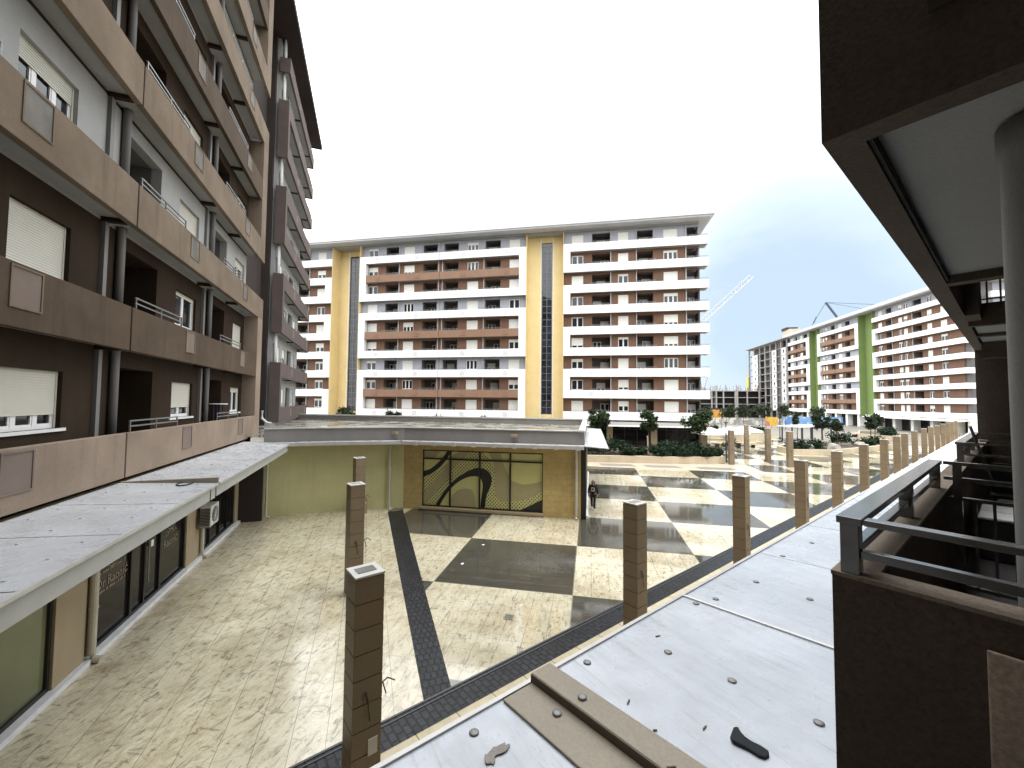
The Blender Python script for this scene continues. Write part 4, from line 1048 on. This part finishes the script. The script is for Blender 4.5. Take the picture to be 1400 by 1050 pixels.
dg_ = MB(); dg_.box(-.24,.24,-.24,-.2,0,.012); dg_.box(-.24,.24,.2,.24,0,.012); dg_.box(-.24,-.2,-.199,.199,0,.012); dg_.box(.2,.24,-.199,.199,0,.012)
for i in range(7): dg_.box(-.199,.199,-.18+i*.055,-.155+i*.055,0,.010)
dg_.v = [(x*.6,y*.6,z) for x,y,z in dg_.v]
fd = dg_.build('floor_drain', M['vent_dark'], None, (-2.35,12.0,.004)); tag(fd, 'square grated floor drain in the large cream slab in front of the setts strip', 'floor drain')
for i, (x, y, lab) in enumerate(((-4.65,17.6,'white paper scrap on the corner of the big dark slab'),(-4.9,15.4,'smaller white scrap inside the big dark slab'))):
    o = MB().poly([(-.07,-.04,.02),(.05,-.05,.012),(.08,.03,.03),(-.02,.06,.014)]).build('paper_scrap', M['canvas'], None, (x,y,.004)); o.rotation_euler = (0,0,i*1.1); tag(o, lab, 'litter')
    o.modifiers.new('thick','SOLIDIFY').thickness = .006

# ================================================================ VEGETATION
def leaves(centers, n, r, size, rng, flat=.6):
    m_ = MB()
    for i in range(n):
        c_ = rng.choice(centers); d = Vector((rng.gauss(0,1),rng.gauss(0,1),rng.gauss(0,1)*flat)); d = d.normalized()*(c_[3]*r*rng.uniform(.35,1.05))
        p_ = Vector(c_[:3])+d
        a = Vector((rng.gauss(0,1),rng.gauss(0,1),rng.gauss(0,.6))).normalized(); b = a.orthogonal().normalized(); s_ = size*rng.uniform(.6,1.35)
        b = (b*math.cos(1.0*i)+a.cross(b)*math.sin(1.0*i)).normalized()
        m_.quad(p_-a*s_, p_-b*s_*.45, p_+a*s_, p_+b*s_*.45)
    return m_
def tree(label, loc, z0, z1, w, seed, n=1500, group='trees', lm='leaf', size=.16, lean=0):
    rng = random.Random(seed); t_ = thing('tree', label, 'tree', loc, rng.uniform(0,6), group)
    zc = (z0+z1)/2; tr = MB()
    tr.tube([(0,0,0),(lean*.3,.03,z0*.5),(lean*.6,-.03,z0+.1),(lean,0,zc)], .085, 8, .04)
    cs = []
    for i in range(15):
        an = rng.uniform(0,2*PI); rr = w/2*math.sqrt(rng.uniform(.05,.85))*.85; zz_ = rng.uniform(z0+.15*(z1-z0), z1-.18*(z1-z0))
        sq = 1-abs((zz_-zc)/(z1-z0))*1.1
        c_ = (lean+rr*sq*math.cos(an), rr*sq*math.sin(an), zz_, w*rng.uniform(.14,.24)); cs.append(c_)
        if i < 7: tr.tube([(lean*.6,0,z0+.05),((lean+c_[0])/2,c_[1]/2,(z0+c_[2])/2+.1),c_[:3]], .035, 5, .012)
    tr.build('trunk', M['bark'], t_)
    leaves(cs, int(n*1.7), 1.0, size, rng).build('crown', M[lm], t_, recalc=False)
    return t_
tree('young tree with a ragged crown at the annex corner, leftmost in the long planter', (.99,48.8,0), 3.2, 6.2, 3.1, 1, 1600, 'trees in the long planter')
tree('slim young tree on a pale stake in the middle of the long planter', (6.7,49.1,0), 2.9, 5.5, 2.5, 2, 1200, 'trees in the long planter')
tree('widest young tree at the right end of the long planter', (12.64,50.6,0), 2.7, 5.7, 3.7, 3, 2000, 'trees in the long planter')
for (x, y, zt, w, lab) in ((-31.6,48,5.6,3.6,'bushy treetop showing above the annex roof below the left yellow shaft'),(-24.8,48,5.2,2.6,'treetop above the annex roof in front of the middle block, second from the left'),(-18.8,48,4.8,2.0,'thin treetop barely rising over the annex roof parapet'),(-12.4,48,4.9,2.0,'thin treetop over the annex roof just left of the right yellow shaft')):
    tree(lab, (x,y,0), 2.4, zt, w, int(-x), 900 if w > 2.2 else 350, 'treetops behind the annex')
# planters and hedges
pl = thing('planter', 'long pale concrete planter with dark bushes in front of the middle block', 'planter')
fr_ = [(-4,43.9),(-.25,44.0),(4.61,44.6),(8.61,44.95),(12.35,45.85),(14.2,46.7)]
wv = MB(); rib_ = ribbon(fr_, -.35, 0, 0, .72); rib_.build('planter_wall', M['planter'], pl)
ribbon([(14.2,46.7),(14.4,48.5),(13.6,53)], -.3, 0, 0, .6).build('planter_wall', M['planter'], pl)
MB().poly([(x,y+.2,.6) for x,y in fr_]+[(14,48.5,.6),(13.4,53,.6),(-4,53,.6)]).build('soil', M['soil'], pl, recalc=False)
def bush(label, x, y, z, w, h, seed, group, lm='leaf2', n=700, size=.11):
    rng = random.Random(seed); cs = []
    for i in range(9):
        an = rng.uniform(0,2*PI); rr = w*.32*math.sqrt(rng.random()); cs.append((rr*math.cos(an)*1.15, rr*math.sin(an)*.9, h*rng.uniform(.3,.72), w*rng.uniform(.18,.30)))
    return tag(leaves(cs, n, 1.0, size, rng, .75).build('bush', M[lm], None, (x,y,z), recalc=False), label, 'bush', group)
bl = [(.5,46.2,2.6,1.5,'rounded dark bush at the left end of the long planter'),(3.0,46.4,2.7,1.6,'tallest dark bush left of the staked tree'),(3.9,45.3,1.6,1.0,'low bush spilling over the planter wall left of the staked tree'),(5.6,47.2,1.8,.9,'small bush beside the pale stake'),
      (7.3,45.5,1.8,1.2,'low bush spilling over the planter wall right of the staked tree'),(8.6,47.0,2.6,1.6,'broad dark bush in the middle right of the long planter'),(9.6,45.8,1.9,1.1,'low bush hanging on the wall below the broad bush'),(11.0,47.3,2.4,1.4,'dark bush left of the widest young tree'),(11.9,46.6,2.0,1.0,'small bush by the right end of the planter wall'),(13.2,47.4,1.7,.8,'lowest bush tucked in the right corner of the long planter')]
for i, (x, y, w, h, lab) in enumerate(bl): bush(lab, x, y, .5, w*1.15, h*1.2, 50+i, 'bushes in the long planter', n=1300, size=.13)
tag(MB().tube([(6.5,48.2,.55),(6.45,48.1,2.6)], .07, 8).build('stake', M['planter']), 'pale stake in the middle of the long planter', 'stake')
# far right planters
def planter2(label, outline, h, bushes, seed, trees=()):
    t_ = thing('planter', label, 'planter', (0,0,0), 0, 'planters on the far plaza')
    cx_ = sum(p[0] for p in outline)/len(outline); cy_ = sum(p[1] for p in outline)/len(outline)
    k = len(outline); m2 = MB()
    for i in range(k):
        a = Vector(outline[i]); b = Vector(outline[(i+1)%k]); c0 = Vector((cx_,cy_)); ai = a+(c0-a).normalized()*.4; bi = b+(c0-b).normalized()*.4
        m2.hexa([(a.x,a.y,0),(b.x,b.y,0),(bi.x,bi.y,0),(ai.x,ai.y,0),(a.x,a.y,h),(b.x,b.y,h),(bi.x,bi.y,h),(ai.x,ai.y,h)])
    m2.build('planter_wall', M['planter'], t_)
    MB().poly([(p[0]+(cx_-p[0])*.04, p[1]+(cy_-p[1])*.04, h-.1) for p in outline]).build('soil', M['soil'], t_, recalc=False)
    for i, (x, y, w, hh, lab) in enumerate(bushes): bush(lab, x, y, h-.15, w, hh, seed+i, 'bushes on the far plaza', 'leaf2', 700, .19)
planter2('low pale planter with shrubs and boulders behind the front right pillars', [(24.9,56.6),(29.7,57.2),(37.2,63.0),(45.6,70.6),(40,74),(30,68),(25,61)], .7,
         [(26.5,58.6,3.2,.8,'dark creeping bush at the left tip of the low right planter'),(29.5,60,2.4,1.0,'small bush next to the pale boulder'),(34.5,64.5,3.2,2.1,'big round dark bush in the middle of the low right planter'),(38.5,66.5,3.0,1.0,'flat bush right of the round dark bush'),(42,70,3.2,.9,'low hedge bush at the right tip of the planter')], 80)
planter2('pinkish low planter wall farther back in the middle of the plaza', [(25.5,75.0),(30.5,76.3),(31,82),(25,81)], 1.3,
         [(26.5,77,2.6,1.2,'dark bush on the pinkish planter, left'),(29.2,78,2.8,1.1,'dark bush on the pinkish planter, right')], 90)
planter2('pale planter far back left with clipped bushes', [(20.5,80),(25,81),(24.5,88),(19.5,88)], 1.0,
         [(21.5,81.5,2.4,1.2,'bush on the far left pale planter, nearer'),(23.2,83.5,2.6,1.3,'bush on the far left pale planter, farther')], 95)
planter2('far pale planter strip before the shops at the right', [(52,82),(58,88),(62,98),(56,98),(50,88)], .9,
         [(54,86,3,1.0,'bush at the near end of the shop front planter'),(57.5,92,3.2,1.1,'bush at the far end of the shop front planter')], 98)
for i, (x, y, w, h, lab) in enumerate(((30.9,59.2,1.7,1.1,'pale angular boulder on the low right planter, nearer the round bush'),(28.0,59.0,1.2,.8,'smaller pale boulder at the left of the low right planter'),(37.0,64.6,1.6,.9,'pale boulder right of the round bush'))):
    rg = random.Random(200+i); bm = bmesh.new(); bmesh.ops.create_icosphere(bm, subdivisions=2, radius=1)
    for v in bm.verts: v.co = Vector((v.co.x*w*.5, v.co.y*w*.4, max(-.1,v.co.z)*h*.7))*(1+rg.uniform(-.14,.14))
    me = bpy.data.meshes.new('boulder'); bm.to_mesh(me); bm.free(); me.materials.append(M['blockstone'])
    tag(link('boulder', me, None, (x,y,.6)), lab, 'boulder', 'boulders in the planter')
ft = [(38.2,76.2,1.9,5.4,3.0,'dark leafy tree in front of the first white shop pillar',1100),(37.5,83,2.4,5.1,1.8,'narrow tree next to the blue sheeting',500),(34.0,64.2,2.4,4.6,1.5,'slim sapling rising from the big round bush',400),(46.0,76.5,2.4,5.0,2.2,'loose tree between the green shafts and the pillars',600),(43.0,72.5,2.4,4.8,2.0,'thin tree left of the pillar row',500),
      (30.0,98,3.0,6.5,4.0,'left tree of the distant row under the concrete frame',600),(36,105,3.0,6.6,4.2,'second tree of the distant row under the concrete frame',600),(42,110,3.0,6.4,4.4,'third tree of the distant row, below the yellow chute',600),(48,112,3.0,6.4,4.4,'fourth tree of the distant row, right of the yellow chute',600),(24,92,3,6.2,3.6,'tree beside the bright hoarding at the end of the middle block',600),(53,108,3,6,4,'right tree of the distant row by the blue sheeting',500)]
for i, (x, y, a, b, w, lab, n) in enumerate(ft): tree(lab, (x,y,0), a, b, w, 300+i, n, 'trees on the far plaza', 'leaf3', .22)

# lamp posts
def lamp(label, x, y, h):
    t_ = thing('lamp_post', label, 'lamp post', (x,y,0), 0, 'thin black lamp posts')
    MB().lathe([(.14,0),(.14,.25),(.075,.3),(.055,h)], (0,0,0), 10).build('pole', M['lamp'], t_)
    MB().lathe([(.06,0),(.2,.05),(.2,.14),(.05,.2)], (0,0,h), 12).build('lamp_head', M['lamp'], t_)
lamp('thin lamp post at the right end of the long planter', 14.55, 47.6, 4.2)
lamp('thin lamp post in the low right planter', 34.7, 65.7, 3.9)
lamp('distant lamp post near the pinkish planter', 34.8, 83.5, 4.6)
# market parasols with dark seats beneath
def parasol(label, x, y, h, w):
    t_ = thing('parasol', label, 'parasol', (x,y,0), R(20), 'white parasols')
    m2 = MB(); a = w/2
    for i in range(4):
        c0 = [(-a,-a),(a,-a),(a,a),(-a,a)][i]; c1 = [(a,-a),(a,a),(-a,a),(-a,-a)][i]
        m2.poly([(c0[0],c0[1],h-.75),(c1[0],c1[1],h-.75),(0,0,h)]); m2.quad((c0[0],c0[1],h-.75),(c1[0],c1[1],h-.75),(c1[0],c1[1],h-1.0),(c0[0],c0[1],h-1.0))
    m2.build('canopy', M['canvas'], t_, recalc=False); MB().tube([(0,0,0),(0,0,h)], .05, 8).build('pole', M['pvc'], t_); MB().box(-.4,.4,-.4,.4,0,.1).build('base', M['lamp'], t_)
parasol('white parasol behind the lamp post at the end of the middle block, left', 16.3, 60.2, 3.1, 3.4)
parasol('white parasol behind the lamp post at the end of the middle block, right', 19.6, 62.5, 3.1, 3.6)
parasol('white parasol farther back beside the left pale pillars', 23.5, 68, 3.0, 3.4)
def seat(label, x, y, rz):
    t_ = thing('chair', label, 'chair', (x,y,0), rz, 'cafe chairs under the parasols')
    MB().box(-.25,.25,-.25,.25,.42,.48).build('seat', M['black'], t_); MB().box(-.25,.25,.2,.25,.48,.9).build('backrest', M['black'], t_)
    for dx in (-.22,.22):
        for dy in (-.22,.22): MB().box(dx-.02,dx+.02,dy-.02,dy+.02,0,.42).build('leg', M['black'], t_)
for i, (x, y, rz, lab) in enumerate(((15.8,58.6,.3,'black cafe chair nearest the corner column of the middle block'),(16.9,58.9,2.8,'black cafe chair under the left parasol facing back'),(17.3,60.4,1.2,'black cafe chair between the two parasols'),(19.0,61.0,.2,'black cafe chair under the right parasol, left'),(20.3,61.2,3.0,'black cafe chair under the right parasol, right'))): seat(lab, x, y, rz)
bush('round potted bush beside the left pale pillar under the parasols', 18.3, 58.6, .1, 1.9, 2.2, 77, 'bushes on the far plaza', 'leaf3', 500, .14)
for i, (x, y, rz, lab) in enumerate(((22.2,64,.2,'pale bench with dark legs between the pale pillars'),(52,92,.8,'pale bench before the shops under the green shafts'))):
    t_ = thing('bench', lab, 'bench', (x,y,0), rz, 'pale benches'); MB().box(-1.4,1.4,-.35,.35,.45,.75).build('seat', M['planter'], t_, bevel=.03)
    for dx in (-1.05,1.05): MB().box(dx-.12,dx+.12,-.3,.3,0,.45).build('leg', M['choc'], t_)
# hoardings and sheeting far away
def hoard(label, x0, y0, x1, y1, z0, z1, mat):
    d = Vector((x1-x0,y1-y0)); t_ = thing('hoarding', label, 'hoarding', (x0,y0,0), math.atan2(d.y,d.x))
    MB().box(0,d.length,-.05,.05,z0,z1).build('panel', M[mat], t_); m2 = MB()
    k = max(2,int(d.length/3))
    for i in range(k+1): m2.box(d.length*i/k-.06,d.length*i/k+.06,.06,.2,0,z1)
    m2.build('frame_posts', M['rail'], t_)
hoard('blue sheeted site hoarding under the concrete frame', 50, 118, 66, 122, .3, 3.0, 'bluesheet')
hoard('short yellow and pink hoarding left of the blue sheeting', 45.5, 117, 48.5, 117.5, .5, 2.9, 'poster')
hoard('yellow and orange board at the end of the middle block', 27, 100, 30, 101, 3.0, 4.9, 'poster')
hoard('low patchy grey site fence behind the far trees', 20, 128, 62, 134, 0, 2.0, 'oldfence')
hd = thing('pergola', 'flat grey roofed pergola with dark posts behind the low right planter', 'pergola', (34,76,0), R(38))
MB().box(-1,10,-1.5,2.5,2.5,2.65).build('roof', M['vent'], hd)
for x in (0,3,6,9): MB().box(x-.08,x+.08,-1.2,-1.04,0,2.5).build('post', M['lamp'], hd)
for x in (0,3,6,9): MB().box(x-.08,x+.08,2.0,2.16,0,2.5).build('post', M['lamp'], hd)

# ================================================================ CRANES
def lattice(mb, a, b, w, n, r):
    a = Vector(a); b = Vector(b); t_ = (b-a).normalized(); s_ = t_.cross(Vector((0,0,1))).normalized(); u_ = s_.cross(t_).normalized()
    for k in range(n):
        p0 = a+(b-a)*k/n; p1 = a+(b-a)*(k+1)/n
        for sg in (-1,1):
            mb.tube([p0+s_*w*sg*.5, p1+s_*w*sg*.5], r, 4)
            mb.tube([p0+s_*w*sg*.5, (p0+p1)/2+u_*w], r*.7, 4); mb.tube([p1+s_*w*sg*.5, (p0+p1)/2+u_*w], r*.7, 4)
        mb.tube([p0+u_*w, p1+u_*w], r, 4)
        mb.tube([p0+s_*w*.5, p1-s_*w*.5], r*.6, 4)
ck = thing('tower_crane', 'pale lattice crane boom reaching out behind the right end of the middle block', 'crane', (10,130,0))
jb = MB(); lattice(jb, (4,0,12), (37.8,0,44.0), 1.2, 20, .085); jb.build('boom', M['crane_w'], ck)
MB().tube([(36.0,0,43.5),(10,0,33)], .03, 5).build('stay_cable', M['crane_w'], ck)
MB().box(2,6,-2,2,0,3.5).box(3,5,-1,1,3.5,12).build('crane_base', M['crane_w'], ck)
c2 = thing('tower_crane', 'dark crane peak with stay lines behind the roof of the green shaft block', 'crane', (122,220,0))
ms = MB(); ms.tube([(-9,0,56),(-4.4,0,48.8),(-1,0,43)], .55, 8); ms.build('peak', M['crane_d'], c2)
st = MB(); st.tube([(-9,0,56),(10,0,54.4),(30,0,52.4)], .12, 5); st.tube([(-9,0,56),(4,0,53),(20,0,49)], .10, 5); st.tube([(-9,0,56),(-14.6,0,46),(-17,0,41)], .16, 5); st.tube([(-14.6,0,46),(-13.2,0,49)], .35, 6)
st.build('stay_line', M['crane_d'], c2)
mm = MB(); lattice(mm, (0,0,0), (0.01,0,43), 2, 14, .14); mm.build('mast', M['crane_d'], c2)
jj = MB(); lattice(jj, (-17,0,40.5), (32,0,43), 1.4, 20, .1); jj.build('jib', M['crane_d'], c2)

# ================================================================ PERSON
def skin_mesh(joints, bones, root, sub=2):
    me = bpy.data.meshes.new('sk'); me.from_pydata([j[:3] for j in joints], bones, [])
    o = bpy.data.objects.new('sk', me); COL.objects.link(o)
    md = o.modifiers.new('skin','SKIN'); md.use_smooth_shade = True
    for i, j in enumerate(joints):
        sv = me.skin_vertices[0].data[i]; sv.radius = (j[3], j[4] if len(j) > 4 else j[3]); sv.use_root = (i == root)
    s_ = o.modifiers.new('sub','SUBSURF'); s_.levels = s_.render_levels = sub
    dg = bpy.context.evaluated_depsgraph_get(); out = bpy.data.meshes.new_from_object(o.evaluated_get(dg))
    bpy.data.objects.remove(o)
    for p_ in out.polygons: p_.use_smooth = True
    return out
pe = thing('person', 'lone walker in a black hooded jacket and black trousers beside the annex corner', 'person', (.2,24.75,0), R(-8))
# faces -y (towards the camera), left foot forward
J = [(0,0,.93,.15,.11),(0,-.01,1.12,.14,.10),(0,-.02,1.32,.17,.11),(0,-.02,1.43,.08,.07),(0,-.05,1.50,.055,.055),(0,-.07,1.60,.085,.10),(0,-.07,1.69,.07,.085),
     (.10,0,.88,.085,.09),(.10,-.16,.50,.062),(.09,-.12,.10,.042),(.09,-.26,.04,.04,.03),
     (-.10,.01,.88,.085,.09),(-.09,.06,.50,.06),(-.09,.26,.13,.042),(-.09,.16,.04,.04,.03),
     (.19,-.01,1.38,.065),(.25,.06,1.12,.048),(.26,.0,.90,.034),(.26,-.03,.82,.036,.02),
     (-.19,-.01,1.38,.065),(-.25,-.02,1.12,.048),(-.26,-.12,.92,.034),(-.26,-.16,.85,.036,.02)]
B = [(0,1),(1,2),(2,3),(3,4),(4,5),(5,6),(0,7),(7,8),(8,9),(9,10),(0,11),(11,12),(12,13),(13,14),(2,15),(15,16),(16,17),(17,18),(2,19),(19,20),(20,21),(21,22)]
def hand(base, sx):
    x, y, z = base; k = len(J)
    for i, (dx, dy, L_) in enumerate(((.0,-.030,.070),(.0,-.010,.080),(.0,.010,.074),(.0,.028,.058))):
        n = len(J); J.append((x+dx, y+dy, z-.03, .009)); J.append((x-.006*sx, y+dy-.004, z-.03-L_*.55, .009)); J.append((x-.02*sx, y+dy-.010, z-.03-L_, .008))
        B.extend([(hand_root[0], n), (n, n+1), (n+1, n+2)])
    n = len(J); J.append((x-.02*sx, y-.045, z+.005, .010)); J.append((x-.025*sx, y-.065, z-.035, .009)); B.extend([(hand_root[0], n), (n, n+1)])
hand_root = [18]; hand((.26,-.03,.82), 1)
hand_root = [22]; hand((-.26,-.16,.85), -1)
bm_ = skin_mesh(J, B, 0, 1); bm_.materials.append(M['skin']); link('body', bm_, pe)
jk = [(0,0,.86,.175,.13),(0,-.01,1.10,.165,.125),(0,-.02,1.32,.195,.135),(0,-.02,1.45,.10,.09),(.20,-.01,1.38,.085),(.26,.06,1.12,.066),(.262,.0,.93,.052),(-.20,-.01,1.38,.085),(-.26,-.02,1.12,.066),(-.262,-.11,.95,.052)]
jm = skin_mesh(jk, [(0,1),(1,2),(2,3),(2,4),(4,5),(5,6),(2,7),(7,8),(8,9)], 0); jm.materials.append(M['cloth_black']); link('jacket', jm, pe)
hm = skin_mesh([(0,.02,1.46,.11,.11),(0,-.005,1.60,.125,.125),(0,-.02,1.72,.095,.10)], [(0,1),(1,2)], 0); hm.materials.append(M['cloth_black']); link('hood', hm, pe)
tk = [(0,0,.90,.15,.12),(.10,0,.84,.10,.105),(.10,-.16,.50,.078),(.09,-.13,.07,.066),(-.10,.01,.84,.10,.105),(-.09,.06,.50,.076),(-.09,.25,.10,.064)]
tm = skin_mesh(tk, [(0,1),(1,2),(2,3),(0,4),(4,5),(5,6)], 0); tm.materials.append(M['cloth_black']); link('trousers', tm, pe)
for x, y in ((.09,-.2),(-.09,.2)):
    MB().lathe([(.045,0),(.055,.03),(.045,.07),(.03,.1)], (0,0,0), 12).build('shoe', M['shoe'], pe, (x,y,0), smooth=True).scale = (1,2.2,1)
fm = MB()
for dx in (-.03,.03): fm.lathe([(.004,-.007),(.011,0),(.004,.007)], (dx,-.158,1.625), 8)
fm.lathe([(.012,-.02),(.014,-.01),(.006,.02)], (0,-.17,1.595), 8); fm.box(-.025,.025,-.160,-.150,1.552,1.560); fm.build('face_features', M['choc'], pe)
MB().box(-.11,.11,-.185,-.145,1.10,1.34).build('chest_panel', M['cloth_pale'], pe, bevel=.02)
MB().box(-.02,.05,-.19,-.184,1.2,1.3).build('chest_print', M['cloth_black'], pe)

# ================================================================ SKY, SUN, CAMERA
w = bpy.data.worlds.new('World'); S.world = w; w.use_nodes = True; nt = w.node_tree; nt.nodes.clear()
out = nt.nodes.new('ShaderNodeOutputWorld'); bg = nt.nodes.new('ShaderNodeBackground'); nt.links.new(bg.outputs[0], out.inputs[0])
sky = nt.nodes.new('ShaderNodeTexSky'); sky.sky_type = 'NISHITA'; sky.sun_disc = False; sky.sun_elevation = R(72); sky.sun_rotation = R(200)
tc = nt.nodes.new('ShaderNodeTexCoord').outputs['Generated']
nz = noise(nt, mapping(nt, tc, scale=(1,1,2.2)), 2.2, 5, .6, .3)
sp = nt.nodes.new('ShaderNodeSeparateXYZ'); nt.links.new(tc, sp.inputs[0])
dot = nt.nodes.new('ShaderNodeVectorMath'); dot.operation = 'DOT_PRODUCT'; nt.links.new(tc, dot.inputs[0]); dot.inputs[1].default_value = Vector((.42,.89,.17)).normalized()
gap = ramp(nt, mth(nt, 'ADD', dot.outputs['Value'], mth(nt, 'MULTIPLY', mth(nt, 'SUBTRACT', nz, .5), .05)), .82, .99)     # thin spot in the cloud cover
thick = mth(nt, 'SUBTRACT', 1.0, mth(nt, 'MULTIPLY', gap, .97))
cloud = mix(nt, ramp(nt, nz, .3, .7), (11.5,12.0,12.4), (14.5,14.6,14.6))
blue = mix(nt, .12, (3.25,4.15,5.05), sky.outputs[0])
lum = mth(nt, 'ADD', .74, mth(nt, 'MULTIPLY', mth(nt, 'MAXIMUM', sp.outputs[2], 0), 1.25))     # overcast cloud is brightest overhead
cm = nt.nodes.new('ShaderNodeVectorMath'); cm.operation = 'SCALE'; nt.links.new(cloud, cm.inputs[0]); nt.links.new(lum, cm.inputs['Scale'])
col = mix(nt, thick, blue, cm.outputs[0])
nt.links.new(col, bg.inputs[0]); bg.inputs[1].default_value = .10

sd = bpy.data.lights.new('sun', 'SUN'); sd.energy = 1.1; sd.angle = R(30); sd.color = (1,.97,.92)
so = bpy.data.objects.new('sun', sd); COL.objects.link(so)
az = R(200); el = R(72)
d = Vector((math.sin(az)*math.cos(el), math.cos(az)*math.cos(el), math.sin(el)))
so.rotation_euler = d.to_track_quat('Z','Y').to_euler()

cam = bpy.data.cameras.new('camera'); co = bpy.data.objects.new('camera', cam); COL.objects.link(co); S.camera = co
cam.sensor_width = 36; cam.sensor_fit = 'HORIZONTAL'; cam.lens = 36*550.5/1400; cam.clip_end = 5000; cam.clip_start = .05
yaw, pit, rol = .19109, .04281, .00936
f = Vector((-math.sin(yaw)*math.cos(pit), math.cos(yaw)*math.cos(pit), math.sin(pit))); r = Vector((math.cos(yaw), math.sin(yaw), 0)); u = r.cross(f)
r2 = r*math.cos(rol)+u*math.sin(rol); u2 = -r*math.sin(rol)+u*math.cos(rol)
mx = Matrix(((r2.x,u2.x,-f.x,0),(r2.y,u2.y,-f.y,0),(r2.z,u2.z,-f.z,6.4),(0,0,0,1)))
co.matrix_world = mx

S.view_settings.view_transform = 'Standard'; S.view_settings.look = 'None'; S.view_settings.exposure = .92; S.view_settings.gamma = 1
S.cycles.max_bounces = 8; S.cycles.diffuse_bounces = 4; S.cycles.glossy_bounces = 4
